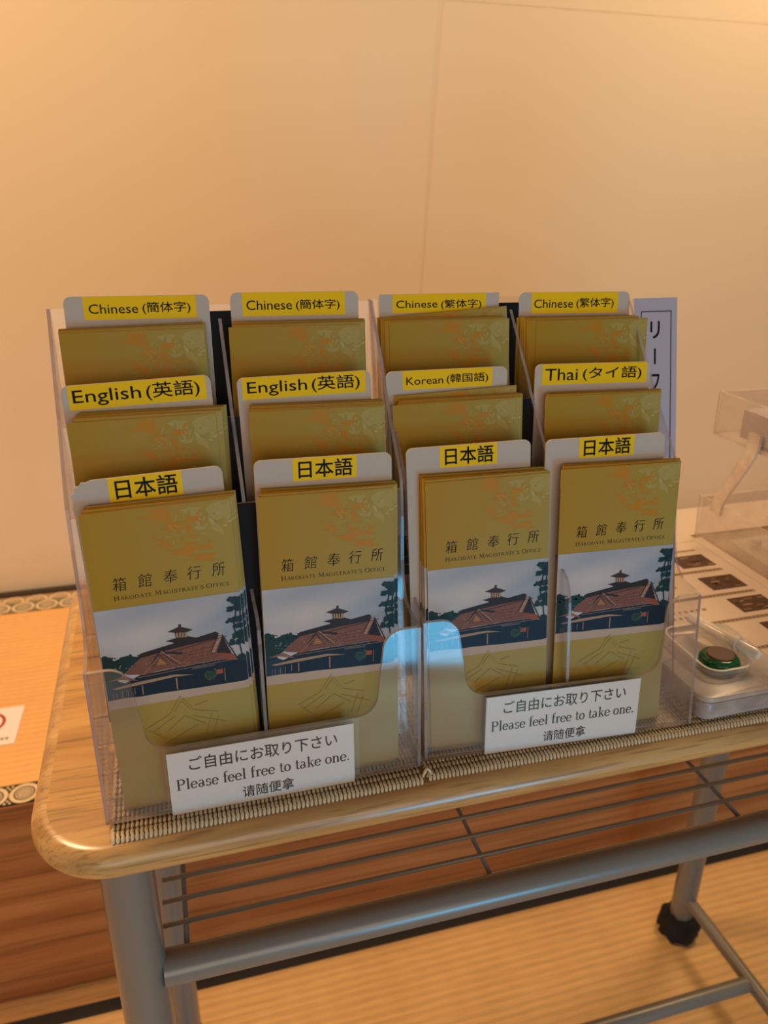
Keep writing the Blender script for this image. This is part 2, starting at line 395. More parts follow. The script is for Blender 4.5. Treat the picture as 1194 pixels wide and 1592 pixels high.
def stroke_text(mb, body, x0, x1, z0, cap, y, col=(0, 0, 0), small=None, mi=0, light=1.0):
    """body in serif strokes between x0 and x1; cap = height of unit 0.72; small = scale of small capitals"""
    lay = []; w = 0
    for ch in body:
        sc = 1.0
        if small and ch.islower(): ch = ch.upper(); sc = small
        adv, st = SERIF[ch]; lay.append((w, sc, st)); w += adv * sc + (.045 if small else .012)
    k = (x1 - x0) / w; kz = cap / .72
    for ox, sc, st in lay:
        for line in st:
            n = len(line); L = []; R = []
            for i, (px, py, ww) in enumerate(line):
                a = line[max(i - 1, 0)]; b = line[min(i + 1, n - 1)]
                dx, dy = b[0] - a[0], b[1] - a[1]; d = math.hypot(dx, dy) or 1
                nx, ny = -dy / d * ww * light / 2, dx / d * ww * light / 2
                L.append((px + nx, py + ny)); R.append((px - nx, py - ny))
            v = [(x0 + (ox + q[0] * sc) * k, y, z0 + q[1] * sc * kz) for q in L + R]
            mb.add(v, [(i, i + 1, n + i + 1, n + i) for i in range(n - 1)], mi, col)

# ================================================================= THE ROOM
ZF, ZP, YR, YW = -0.7676, -0.400, 0.505, 1.147
X0, X1 = -3.0, 3.2
# back wall with its pasted wallpaper sheets
w = MB(); w.box(X0, X1, YW, YW + .08, ZF, 2.2)
wall = w.build('wall_back', M['wall']); tag(wall, kind='structure')
def sheet(x0a, x1a, x0b, x1b, z0, z1, t):
    b = MB()
    v = [(x0a, YW, z0), (x1a, YW, z0), (x1b, YW, z1), (x0b, YW, z1)]
    v += [(p[0], YW - t, p[2]) for p in v]
    b.add(v, [(4, 5, 6, 7), (0, 4, 7, 3), (1, 2, 6, 5), (3, 7, 6, 2), (0, 1, 5, 4)])
    return b.build('wallpaper_sheet', M['wall'], wall)
sheet(X0, 0.562, X0, 0.660, ZP, 2.2, .0006)
sheet(0.5628, X1, 0.614, X1, ZP, .6945, .0013)
sheet(0.6148, X1, 0.6608, X1, .6960, 2.2, .0008)
# raised tatami platform
p = MB(); p.box(X0, X1, YR + .012, YW, ZF, ZP - .012)
plat = p.build('floor', M['darkwood']); tag(plat, kind='structure')
p = MB(); p.box(X0, X1, YR + .0435, 1.0595, ZP - .012, ZP)
p.build('tatami_mat', M['tatami_hi'], plat)
def rosette_border(parent, y0, y1, pitch, x0, x1, half=False, ground=(.02, .018, .014)):
    cream = (.70, .56, .36); grey = (.16, .12, .07)
    b = MB(); b.box(x0, x1, y0, y1, ZP - .012, ZP + .0006, 0, ground)
    n = int((x1 - x0) / pitch); yc = (y0 + y1) / 2 if not half else y0 + .004
    def ell(cx, cy, r0, r1, k, col, dz):
        v = []; f = []
        for i in range(k):
            a = 2 * math.pi * i / k
            for r in (r0, r1):
                v.append((cx + r * math.cos(a), max(y0 + .0005, min(y1 - .0005, cy + r * .98 * math.sin(a))), ZP + .0006 + dz))
        for i in range(k):
            j = (i + 1) % k; f.append((2 * i, 2 * i + 1, 2 * j + 1, 2 * j))
        b.add(v, f, 0, col)
    R0 = pitch / 2
    for i in range(n):
        cx = x0 + (i + .5) * pitch
        if cx < -.62 or cx > 1.6: continue
        ell(cx, yc, R0 * .70, R0 * .98, 22, cream, .0002)
        ell(cx, yc, R0 * .52, R0 * .60, 18, cream, .0003)
        for q in range(-3, 4):
            h = math.sqrt(max(0, .46 ** 2 - (q * .13) ** 2)) * R0
            for s in (0, 1):
                c = (.60, .47, .30)
                if s == 0: bx = (cx - h, cx + h, yc + q * .13 * R0 - .0007, yc + q * .13 * R0 + .0007)
                else: bx = (cx + q * .13 * R0 - .0007, cx + q * .13 * R0 + .0007, yc - h, yc + h)
                ya, yb = max(y0, bx[2]), min(y1, bx[3])
                if yb > ya:
                    z = ZP + .00095 + .0001 * s
                    b.add([(bx[0], ya, z), (bx[1], ya, z), (bx[1], yb, z), (bx[0], yb, z)], [(0, 1, 2, 3)], 0, c)
        for sy in (-1, 1):
            ex, ey = cx + R0, yc + sy * R0 * .80
            for dx, dy in ((-.16, 0), (.16, 0), (0, -sy * .22)):
                a, c2 = ex + dx * R0, ey + dy * R0
                if y0 < c2 < y1:
                    z = ZP + .0009
                    b.add([(a - .0016, c2 - .0016, z), (a + .0016, c2 - .0016, z), (a + .0016, c2 + .0016, z), (a - .0016, c2 + .0016, z)], [(0, 1, 2, 3)], 0, cream)
    o = b.build('mat_border', M['printflat'], parent, cols=True)
    tag(o, 'black border cloth with cream rosettes')
    return o
rosette_border(plat, YR + .002, YR + .0435, .0405, -1.6175 - .0405 * 34, X1)
rosette_border(plat, 1.0600, 1.1020, .0440, -1.596 - .044 * 31, X1)
rosette_border(plat, 1.1025, 1.1290, .0440, -1.574 - .044 * 31, X1, True, (.30, .15, .06))
b = MB(); b.box(X0, X1, 1.129, YW - .0014, ZP - .012, ZP + .006)
tag(b.build('trim_1', M['darkwood']), kind='structure')
# wooden face of the platform: boards
b = MB(); b.box(X0, X1, YR, YR + .012, ZF, ZP - .0005)
tag(b.build('trim_2', M['riser']), kind='structure')
b = MB(); b.box(X0, X1, .470, YR, ZF - .01, ZF + .001)
tag(b.build('trim_3', M['sill']), kind='structure')
# lower floor
b = MB(); b.box(X0, X1, -2.4, YW, ZF - .05, ZF - .012)
flo = b.build('floor', M['darkwood']); tag(flo, kind='structure')
b = MB(); b.box(X0, X1, .4485, .4698, ZF - .012, ZF + .0012)
tag(b.build('mat_border', M['black_cloth'], flo), 'plain black border cloth')
b = MB(); b.box(X0, X1, -1.5, .4485, ZF - .012, ZF)
b.build('tatami_mat', M['tatami_lo'], flo)

# small no-photography card on the platform
def up_mat(x, y, z, rz): return Matrix.Translation((x, y, z)) @ Matrix.Rotation(rz, 4, 'Z')
nc = MB(); nc.box(-.0475, .0475, -.0475, .0475, 0, .0015, 0, (.80, .68, .52))
card = nc.build('notice_card', M['paper'], None, up_mat(-.255, .692, ZP, math.radians(-1.5)), cols=False)
tag(card, 'small square white card with a red prohibition ring lying on the raised tatami', 'sign')
g = MB()
def ring(mb, cx, cy, r0, r1, z, col, n=32):
    v = []; f = []
    for i in range(n):
        a = 2 * math.pi * i / n
        v += [(cx + r0 * math.cos(a), cy + r0 * math.sin(a), z), (cx + r1 * math.cos(a), cy + r1 * math.sin(a), z)]
    for i in range(n):
        j = (i + 1) % n; f.append((2 * i, 2 * i + 1, 2 * j + 1, 2 * j))
    mb.add(v, f, 0, col)
ring(g, -.001, .010, .0215, .0265, .0017, (.42, .06, .035))
g.add([(-.011, -.003, .0017), (.010, -.003, .0017), (.010, .020, .0017), (-.011, .020, .0017)], [(0, 1, 2, 3)], 0, (.05, .06, .04))
g.add([(-.020, .0235, .0018), (-.0165, .027, .0018), (.018, -.0035, .0018), (.0145, -.007, .0018)], [(0, 1, 2, 3)], 0, (.42, .06, .035))
for k in range(11):
    x = -.036 + k * .0068
    g.add([(x, -.036, .0017), (x + .0048, -.036, .0017), (x + .0048, -.031, .0017), (x, -.031, .0017)], [(0, 1, 2, 3)], 0, (.30, .22, .13))
g.build('printing', M['printflat'], card, None, cols=True)

# ================================================================= THE TABLE
TZ = -0.0045
table = empty('side_table', (.40, .18, ZF)); tag(table, 'oak topped side table with rounded corners on grey steel tube legs', 'table')
def tchild(o):
    o.parent = table; o.matrix_parent_inverse = Matrix.Translation((-.40, -.18, -ZF)); return o
# top: rounded slab, bull-nosed edge
bm = bmesh.new(); loops = []
TX0, TX1, TY0, TY1, TT = -.0515, .860, -.0235, .385, .0245
for k in range(0, 11):
    a = math.pi * k / 10
    ins = .0115 * (1 - math.sin(a)); z = TZ - TT / 2 + math.cos(a) * TT / 2
    pts = round_rect(TX0 + ins, TX1 - ins, TY0 + ins, TY1 - ins, .058 - ins, 12)
    loops.append([bm.verts.new((x, y, z)) for x, y in pts])
for a, b_ in zip(loops[:-1], loops[1:]):
    n = len(a)
    for i in range(n):
        f = bm.faces.new((a[i], a[(i + 1) % n], b_[(i + 1) % n], b_[i])); f.material_index = 1
f = bm.faces.new(loops[0]); f = bm.faces.new(loops[-1][::-1])
bmesh.ops.recalc_face_normals(bm, faces=bm.faces)
tchild(bm_obj('tabletop', bm, [M['tabletop'], M['tableedge']], smooth_angle=math.radians(40)))
LR = .0185
for lx, ly in ((.0050, .022), (.0070, .345), (.8045, .345), (.8045, .022)):
    g = MB(); g.tube([(lx, ly, TZ - TT + .001), (lx, ly, ZF + .022)], LR, 28)
    leg = tchild(g.build('leg', M['steel'], smooth=True, auto=1.0))
    g = MB(); g.tube([(lx, ly, ZF + .000), (lx, ly, ZF + .004), (lx, ly, ZF + .024), (lx, ly, ZF + .040), (lx, ly, ZF + .043)],
                     [LR + .003, LR + .012, LR + .013, LR + .009, LR + .001], 28)
    for i, vv in enumerate(g.v):
        d = Vector((vv[0] - lx, vv[1] - ly, 0)); s = 1 + RND.uniform(-.10, .16)
        g.v[i] = (lx + d.x * s, ly + d.y * s, max(ZF, vv[2] + RND.uniform(-.003, .003)))
    so = g.build('knit_cover', M['knit'], smooth=True)
    so.parent = leg; so.matrix_parent_inverse = leg.matrix_world.inverted()
    so.matrix_parent_inverse = Matrix()
# leg children of an offset parent: keep world placement
bpy.context.view_layer.update()
for o in list(COL.objects):
    if o.name.startswith('knit_cover'): o.matrix_parent_inverse = Matrix.Identity(4); o.matrix_basis = Matrix.Identity(4)
g = MB(); g.tube([(.021, .020, -.1655), (.788, .020, -.1655)], .0136, 24); tchild(g.build('front_rail', M['steel'], smooth=True, auto=1.0))
g = MB(); g.tube([(.021, .345, -.1655), (.788, .345, -.1655)], .0110, 20); tchild(g.build('back_rail', M['steel'], smooth=True, auto=1.0))
for k in range(12):
    y = .0470 + k * .0225
    g = MB(); g.tube([(.0215, y, -.1535), (.7885, y, -.1535)], .0022, 8); tchild(g.build('shelf_wire', M['steel'], smooth=True))
for x in (.0385, .2902, .5408, .7700):
    g = MB(); g.tube([(x, .022, -.1580), (x, .345, -.1580)], .0021, 8); tchild(g.build('cross_wire', M['steel'], smooth=True))
for x in (.0070, .8045):
    g = MB(); g.tube([(x, .040, -.688), (x, .329, -.688)], .0098, 20); tchild(g.build('side_stretcher', M['steel'], smooth=True, auto=1.0))
g = MB(); g.tube([(.016, .187, -.688), (.796, .187, -.688)], .0108, 20); tchild(g.build('long_stretcher', M['steel'], smooth=True, auto=1.0))

# ================================================================= WOVEN MATS
def seed(mb, p, d, r, n=6):
    """one twisted strand loop: a short spindle"""
    d = Vector(d); L = d.length; d.normalize(); up = Vector((0, 0, 1)); u = d.cross(up).normalized(); w_ = u.cross(d)
    P = Vector(p); v = [P - d * L / 2]; f = []
    for t, k in ((-.30, .85), (.05, 1.0), (.34, .7)):
        for i in range(n):
            a = 2 * math.pi * i / n
            v.append(P + d * (t * L) + (u * math.cos(a) + w_ * math.sin(a) * .8) * r * k)
    v.append(P + d * L / 2)
    for i in range(n):
        j = (i + 1) % n
        f.append((0, 1 + j, 1 + i)); f.append((1 + i, 1 + j, 1 + n + j, 1 + n + i)); f.append((1 + n + i, 1 + n + j, 1 + 2 * n + j, 1 + 2 * n + i))
        f.append((1 + 2 * n + i, 1 + 2 * n + j, 1 + 3 * n))
    mb.add(v, f)
def woven_mat(label, W, D, mat, pitch=.0029, row=.0056):
    root = empty('woven_mat', mat=mat); tag(root, label, 'mat')
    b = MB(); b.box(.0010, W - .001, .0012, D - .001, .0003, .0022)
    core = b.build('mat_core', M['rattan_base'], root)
    s = MB(); nx = int(W / pitch); ny = int(D / row)
    for j in range(ny):
        for i in range(nx):
            x = (i + .5 + (j % 2) * .0) * pitch; y = .0025 + j * row
            seed(s, (x + RND.uniform(-.0002, .0002), y, .0029 + RND.uniform(-.0002, .0002)), (.0006, .0062, .0), .00130, 5)
    o = s.build('weave', M['rattan'], root, smooth=True); tag(o, kind='stuff')
    s = MB()
    for i in range(nx):    # plaited rim loops that turn down over the front edge
        x = (i + .5) * pitch
        seed(s, (x, -.0010, .0018), (.0008, .0046, .0042), .00135, 6)
    for j in range(int(D / .003)):
        seed(s, (.0006, .001 + j * .003, .0024), (.0030, .0016, .0030), .0011, 5)
    o = s.build('plaited_rim', M['rattan'], root, smooth=True); tag(o, kind='stuff')
    return root
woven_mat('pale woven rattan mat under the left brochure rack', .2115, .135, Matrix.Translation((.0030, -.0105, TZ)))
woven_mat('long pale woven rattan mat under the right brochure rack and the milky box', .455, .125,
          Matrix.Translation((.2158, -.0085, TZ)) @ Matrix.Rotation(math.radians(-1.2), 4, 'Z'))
# a loose strand sticking up where the two mats meet
g = MB()
g.tube([(.2115, -.0105, .000), (.2130, -.0100, .0042), (.2146, -.0095, .0055), (.2165, -.0092, .0035), (.2180, -.0095, .000)], .0011, 6)
tag(g.build('rattan_strand', M['rattan'], smooth=True), 'loose rattan strand curling up where the two woven mats meet', 'strand')

# ================================================================= BROCHURE RACKS
ANG = math.radians(-3.57)
HM = {'A': Matrix.Identity(4), 'B': Matrix.Translation((.2177, .0045, 0)) @ Matrix.Rotation(ANG, 4, 'Z')}
TAPER = {'A': (.02, .03, 0.), 'B': (.20, 0, .200)}
HW = .2133
def taper(bm, which):
    a, s, h = TAPER[which]
    for v in bm.verts:
        v.co.x = v.co.x * (1 - a * v.co.z) - s * v.co.y - h * v.co.z ** 2
SIDE = [(0, 0), (.0069, .1106), (.012, .1113), (.022, .1118), (.030, .1130), (.0355, .1165), (.0395, .1225), (.0425, .131), (.0445, .143),
        (.0465, .175), (.0495, .200), (.0525, .2055), (.083, .247), (.0855, .253), (.1185, .3060), (.1200, .3085), (.0800, 0)]
DIV = [(.004, 0), (.0115, .112), (.0135, .121), (.0175, .1275), (.0235, .1305), (.031, .1330), (.0375, .138), (.0415, .147), (.0445, .165),
       (.0475, .196), (.0525, .2055), (.083, .247), (.0855, .253), (.1155, .300), (.1175, .300), (.0800, 0)]
def lean_panel(x0, x1, yb, k, z0, z1, th=.002):
    """sheet in the plane y = yb + k z"""
    bm = prism([(x0, z0), (x1, z0), (x1, z1), (x0, z1)], 'y', 0, th)
    for v in bm.verts: v.co.y += yb + k * v.co.z
    return bm
def front_outline():
    """front sheet outline (x,z) with the scooped cut-out between two corner lobes"""
    def lobe(mir):
        pts = [(0, 0), (0, .1106), (.0130, .1106)]
        pts += [(.0130 + .0135 * math.sin(math.radians(a)), .0960 + .0146 * math.cos(math.radians(a))) for a in range(10, 91, 10)]
        pts += [(.0292, .075), (.0305, .064)]
        pts += [(.0455 - .0150 * math.cos(math.radians(a)), .0640 - .0150 * math.sin(math.radians(a))) for a in range(10, 91, 10)]
        return [(HW - x, z) for x, z in pts] if mir else pts
    return lobe(False) + lobe(True)[::-1]
def build_rack(which, label):
    Mx = HM[which]
    root = empty('brochure_rack', mat=Mx); tag(root, label, 'rack', 'clear acrylic brochure racks on the table')
    def part(name, bm, mats=None):
        taper(bm, which); return bm_obj(name, bm, mats or [M['acr'], M['acr_edge']], root)
    bm = prism(front_outline(), 'y', 0, .0028)
    for v in bm.verts: v.co.y += .063 * v.co.z
    part('front_panel', bm, [M['acr_front'], M['acr_rim']])
    part('side_panel', prism(SIDE, 'x', 0, .0022)); part('side_panel', prism(SIDE, 'x', HW - .0022, HW))
    dv = HW / 2 + (.004 if which == 'B' else 0)
    part('divider', prism(DIV, 'x', dv - .0011, dv + .0011))
    for yb, z1 in ((.02135, .195), (.0504, .242), (.0800, .3085)):
        part('back_panel', lean_panel(.0022, HW - .0022, yb, .13, .0015, z1))
    for yb, y2, z in ((.0025, .0215, .0004), (.0262, .0560, .0425), (.0612, .0915, .0880)):
        bm = prism([(.0022, yb), (HW - .0022, yb), (HW - .0022, y2), (.0022, y2)], 'z', z, z + .0015)
        part('pocket_floor', bm)
    bm = lean_panel(.066, .150, .0782, .13, .090, .3045, .0014)
    o = part('spine_panel', bm, [M['black'], M['black']]); tag(o, 'black panel behind the middle of the rack')
    for yb, z0, z1 in ((.0196, .003, .1955), (.0486, .046, .2425)):
        o = part('spine_panel', lean_panel(.078, .138, yb, .13, z0, z1, .0014), [M['black'], M['black']]); tag(o, 'black strip behind the middle of the rack')
    return root
rackA = build_rack('A', 'clear acrylic three-tier brochure rack on the left')
rackB = build_rack('B', 'clear acrylic three-tier brochure rack on the right')
for o in (rackA, rackB): del o['group']

# ---- brochure: folded sheet + cover print, origin at bottom centre, facing -y
BW, BH = .0885, .2030
def brochure_mesh():
    b = MB(); t = .00016
    for i, (a, z, y) in enumerate(((0, 0, 0.), (.0004, .0002, .0003), (.0009, .0004, .0006))):
        x0, x1 = -BW / 2 + a * .3, BW / 2 - a
        b.box(x0, x1, y, y + t, 0, BH - z)
        # recolour thin faces to the edge material
        for q in range(6): b.m[-6 + q] = 0 if q in (2, 3) else 1
    b.box(BW / 2 - .00105, BW / 2 - .0009, .0, .00046, 0, BH - .0003, 1)
    b.box(-BW / 2, -BW / 2 + .00015, .0003, .00076, 0, BH - .0003, 1)
    return mesh('folded_sheet', b.v, b.f, [M['gold'], M['goldfold']], b.m)
ART = {"treeL":[[1.4,91.2],[3.6,91.9],[5.3,93.4],[7.4,95.8],[10.2,94.8],[12.9,93.7],[16.9,93.8],[20.5,95.1],[23.2,95.2],[23.6,97.4],[20.4,98.5],[15.8,102.5],[12.5,105.8],[6.5,108.8],[0.7,110.9]],"ridge":[[21.8,95.1],[23.3,93.4],[44.1,90.0],[43.4,89.2],[39.2,87.8],[46.0,86.6],[45.6,85.2],[47.0,85.3],[52.4,86.3],[57.9,88.5],[70.4,86.4],[72.2,87.8],[71.7,89.0],[70.9,91.2],[51.5,92.7],[40.4,94.2],[23.1,96.5]],"cup":[[45.0,83.0],[52.9,83.8],[52.5,87.0],[45.6,86.4]],"cuproof":[[41.1,81.7],[48.0,79.4],[48.3,78.3],[47.9,77.8],[50.0,77.8],[49.6,79.6],[56.6,82.6],[52.9,83.8],[45.2,82.9]],"roof":[[23.1,96.5],[40.4,94.4],[51.5,92.7],[70.9,91.2],[71.9,89.0],[74.1,89.7],[78.8,102.9],[83.9,108.2],[71.7,106.0],[47.5,106.7],[21.0,107.6],[13.8,106.4],[12.5,104.9]],"gabledark":[[74.1,90.1],[78.7,103.2],[73.6,101.9],[69.4,101.2]],"bargeboard":[[72.0,89.5],[74.1,90.0],[68.2,101.0],[66.4,99.9]],"irimoya":[[35.4,93.7],[27.5,103.7],[30.2,103.5],[34.4,98.1],[36.6,100.1],[43.9,104.5],[46.6,104.6]],"irdark":[[34.4,98.5],[32.0,103.2],[38.4,103.4]],"irridge":[[37.2,94.5],[48.4,96.9],[48.1,98.5],[38.5,96.2]],"redR":[[67.9,101.8],[76.8,102.3],[84.9,108.3],[73.6,106.6]],"dark":[[21.0,108.1],[47.5,106.9],[71.7,106.2],[84.0,108.5],[87.8,109.1],[87.8,123.3],[83.9,124.0],[53.7,123.5],[32.4,122.7],[20.5,122.9],[0.2,121.1],[0.5,114.6],[6.4,114.3]],"eave":[[3.6,114.4],[19.0,112.4],[41.9,111.4],[53.9,113.6],[41.9,113.0],[19.9,114.6],[6.3,115.3]],"lowroof":[[1.6,109.1],[11.9,106.7],[20.0,111.6],[9.2,109.0]],"midroof":[[21.0,107.8],[31.1,104.1],[42.1,104.0],[42.9,105.5],[22.8,108.5]],"posts":[[42.3,113.5],[43.7,113.7],[43.3,123.1],[42.1,123.0],[20.6,115.3],[21.7,115.4],[21.4,122.7],[20.3,122.9],[16.1,115.7],[16.3,115.7],[16.2,120.7],[15.9,120.6]],"bush":[[59.9,114.5],[61.9,112.6],[65.1,113.0],[67.9,115.7],[66.9,118.4],[63.2,119.9],[60.4,117.2]],"win":[[53.1,108.6],[67.4,108.7],[67.4,109.8],[53.0,110.0]],"redw":[[67.4,112.9],[72.2,112.8],[72.1,116.1],[67.4,116.1]],"pine1":[[82.8,68.0],[84.8,66.0],[87.8,64.9],[87.8,69.4],[87.8,73.9],[86.7,73.3],[82.5,72.5],[84.9,70.8]],"pine2":[[80.9,79.0],[83.9,78.2],[87.8,77.5],[87.8,81.6],[84.8,82.1],[82.0,81.0]],"trunk":[[86.0,82.6],[86.9,82.7],[85.4,85.3],[86.0,90.4],[84.9,90.3],[84.3,85.7]],"pine3":[[83.5,92.0],[85.3,90.3],[87.8,90.2],[87.8,98.0],[85.8,97.2],[81.1,96.1],[84.9,94.9]],"pine4":[[84.0,106.3],[87.8,105.9],[87.8,109.5],[84.9,109.1]],"o1":[[39.7,1.1],[50.1,0.9],[51.6,4.6],[50.6,7.1],[53.1,8.6],[52.0,10.0],[46.7,9.8],[42.5,8.2],[34.5,6.9],[34.2,5.9],[39.7,5.8],[40.8,4.5]],"o2":[[58.6,12.4],[61.9,8.6],[67.3,8.7],[70.6,10.3],[68.1,12.1],[62.8,12.6]],"o3":[[47.1,15.0],[50.3,11.3],[55.7,11.3],[56.5,15.6],[51.2,15.5]],"o4":[[58.4,13.5],[62.9,14.3],[63.5,17.8],[61.6,19.3],[59.7,18.1]],"o5":[[41.3,20.5],[45.7,21.6],[49.9,24.8],[53.4,25.6],[46.9,27.4],[43.7,25.2]],"o6":[[47.1,28.6],[55.7,28.9],[58.8,26.0],[57.0,24.7],[64.2,24.9],[64.7,27.6],[71.3,27.8],[71.9,24.1],[74.3,26.0],[74.6,30.6],[63.4,29.8],[61.1,34.2],[52.1,32.1]],"o7":[[63.4,33.3],[76.7,33.7],[73.6,35.8],[73.6,39.0],[68.2,37.1],[61.6,38.3],[63.4,35.6]],"o8":[[61.0,19.9],[67.1,20.9],[63.5,22.0],[61.2,21.6]],"w1":[[57.4,3.9],[62.1,3.6],[67.5,4.0],[70.8,8.1],[68.4,9.1],[62.4,7.8]],"w2":[[72.9,4.9],[77.4,1.8],[84.5,1.1],[87.8,1.3],[87.8,8.7],[85.3,10.7],[86.9,15.4],[83.0,11.7],[78.4,13.1],[74.4,9.5]],"w3":[[74.8,14.6],[79.2,15.4],[81.9,19.0],[82.0,23.6],[79.5,20.6],[75.2,18.6]],"w4":[[64.2,15.0],[70.2,16.0],[74.1,13.4],[71.6,17.8],[66.8,18.0]],"mt":[[20.8,148.5],[35.3,141.6],[42.7,127.3],[48.9,139.0],[64.0,148.5],[58.8,154.8]]}
def mixc(a, b_, t): return tuple(a[i] * (1 - t) + b_[i] * t for i in range(3))
def cover_mesh():
    b = MB(); lay = [0]
    eps = -.00002
    def Y(step=1.0):
        lay[0] += step; return -.00005 - lay[0] * .0000045
    def P(x, y, yy): return (-BW / 2 + x / 88 * BW, yy, BH - y / 1000)
    def poly(pts, col, yy=None):
        yy = Y() if yy is None else yy
        tri = tessellate_polygon([[Vector((x, y, 0)) for x, y in pts]])
        b.add([P(x, y, yy) for x, y in pts], [tuple(t) for t in tri], 0, col)
    def rect(x0, x1, y0, y1, col, yy=None): poly([(x0, y0), (x1, y0), (x1, y1), (x0, y1)], col, yy)
    g0, g1 = (.42, .240, .017), (.385, .285, .062)
    y = Y()
    for i in range(22):
        for j in range(3):
            c = mixc(g0, g1, i / 21)
            rect(i * 4, i * 4 + 4, (0, 61.5, 128)[j], (61.5, 128, 203)[j], c if j < 2 else mixc(c, (.40, .31, .11), .35), y)
    # leaves: orange and pale sprays
    org, org2, pale, pale2 = (.50, .225, .022), (.48, .255, .040), (.43, .335, .105), (.47, .38, .140)
    def leaf(cx, cy, L, Wd, ang, col, yy, n=10):
        pts = []
        ca, sa = math.cos(ang), math.sin(ang)
        for k in range(n + 1):
            t = k / n; w_ = Wd * math.sin(math.pi * t ** .8) ; pts.append((t * L, w_))
        for k in range(n - 1, 0, -1):
            t = k / n; pts.append((t * L, -Wd * math.sin(math.pi * t ** .8)))
        poly([(min(87.9, cx + x * ca - z * sa), max(.3, cy + x * sa + z * ca)) for x, z in pts], col, yy)
    rr = random.Random(3)
    yp = Y()
    for k in ('w1', 'w2', 'w3', 'w4'): poly(ART[k], pale, yp)
    for k in range(46):
        cx, cy = rr.uniform(58, 86), rr.uniform(1.5, 17)
        if cy > 6 + (cx - 56) * .5: continue
        leaf(cx, cy, rr.uniform(3, 7), rr.uniform(.5, 1.1), rr.uniform(0, 6.28), rr.choice([pale, pale2, (.42, .33, .09), (.36, .27, .055)]), Y(.3))
    for q in ('o1', 'o2', 'o3', 'o4', 'o5', 'o6', 'o7', 'o8'): poly(ART[q], org, Y())
    for k in range(34):
        q = ART[rr.choice(['o1', 'o2', 'o3', 'o5', 'o6', 'o7'])]; pt = rr.choice(q)
        leaf(pt[0], pt[1], rr.uniform(2, 5), rr.uniform(.4, 1.0), rr.uniform(0, 6.28), rr.choice([org, org2, (.43, .24, .04)]), Y(.3))
    for k in range(16):
        cx, cy = rr.uniform(50, 70), rr.uniform(6, 27)
        leaf(cx, cy, rr.uniform(3, 6), .22, rr.uniform(0, 6.28), (.50, .36, .12), Y(.3))
    # title and subtitle
    ink = (.012, .010, .012)
    for ch, x, yb in (('\u7bb1', 13.2, 50.4), ('\u9928', 28.2, 50.0), ('\u5949', 43.2, 49.6), ('\u884c', 57.6, 49.3), ('\u6240', 72.4, 49.0)):
        vs, fs = text_geo(ch, -.012, .12)
        yy = Y()
        for dd in (-.09, .09): b.add([P(x + dd + u * 8.2, yb - v * 8.6, yy) for u, v in vs], fs, 0, ink)
    sm = MB(); stroke_text(sm, "Hakodate Magistrate's Office", 12.8, 82.8, 0, 3.0, 0, small=.78, light=1.05)
    yy = Y(); b.add([P(x, 56.3 - z - 0.0 * x, yy) for x, _, z in sm.v], sm.f, 0, ink)
    # ---- printed view of the hall
    sky0, sky1, sky2 = (.43, .43, .48), (.17, .27, .40), (.62, .57, .54)
    yy = Y()
    for j in range(33):
        for i in range(22):
            u, v = i / 21, j / 32
            c = mixc(sky2, sky1, max(0, min(1, .62 * u + .5 * (1 - v) - .25 + .22 * math.sin(u * 5 + v * 9))))
            c = mixc(c, sky0, .30 + .28 * math.sin(v * 14 + u * 3 + 1.5 * math.sin(u * 6 + v * 4)))
            rect(i * 4, i * 4 + 4, 61.5 + j * 1.85, 61.5 + j * 1.85 + 1.85, c, yy)
    navy, navy2, green, brown, red, cream = (.012, .022, .040), (.020, .045, .075), (.014, .040, .038), (.030, .022, .022), (.215, .088, .062), (.42, .30, .20)
    def blob(cx, cy, r, col, yy):
        pts = []
        for k in range(12):
            a = 2 * math.pi * k / 12; q = r * rr.uniform(.7, 1.2)
            pts.append((max(.2, min(87.8, cx + q * math.cos(a))), cy + q * math.sin(a) * .8))
        poly(pts, col, yy)
    poly(ART['treeL'], green, Y())
    poly([(.2, 92), (3, 91.5), (6, 94), (8, 97), (8, 110), (.2, 114)], green, Y())
    yy = Y()
    for k in range(46): blob(rr.uniform(.5, 29), rr.uniform(93.5, 98.0), rr.uniform(.4, 1.3), green, yy)
    Y()
    for k in range(14): blob(rr.uniform(5, 22), rr.uniform(99, 106), rr.uniform(.25, .6), (.24, .30, .36), Y(.1))
    rect(.0, 88, 121.0, 129.0, (.50, .37, .29)); poly(ART['dark'], navy, Y())
    poly([(.2, 112), (8, 110), (12, 112), (12, 122.0), (.2, 122.4)], navy2, Y())
    poly(ART['roof'], red, Y())
    Y()
    for k in range(520):   # speckled shingles
        x = rr.uniform(24, 80); t = (x - 22) / 60
        z = rr.uniform(98.5 - 6 * t, 107.0)
        blob(x, z, rr.uniform(.2, .45), rr.choice([(.27, .13, .11), (.155, .055, .045), (.33, .18, .15), (.19, .075, .06)]), Y(.02))
    for q, c in (('ridge', brown), ('midroof', (.24, .09, .065)), ('lowroof', (.28, .13, .10)), ('irimoya', (.15, .06, .045)), ('irdark', (.42, .20, .06)),
                 ('irridge', brown), ('redR', (.30, .085, .055)), ('bargeboard', (.40, .24, .16)), ('gabledark', (.02, .02, .03)), ('cup', (.40, .27, .15)),
                 ('cuproof', (.05, .03, .03)), ('win', (.10, .10, .11)), ('redw', (.34, .09, .06)), ('bush', (.035, .075, .055)), ('eave', (.38, .25, .16))):
        poly(ART[q], c, Y())
    # cupola posts, gable edges, verandah posts
    def seg(x0, y0, x1, y1, w_, col):
        d = math.hypot(x1 - x0, y1 - y0); nx, ny = -(y1 - y0) / d * w_ / 2, (x1 - x0) / d * w_ / 2
        poly([(x0 + nx, y0 + ny), (x1 + nx, y1 + ny), (x1 - nx, y1 - ny), (x0 - nx, y0 - ny)], col)
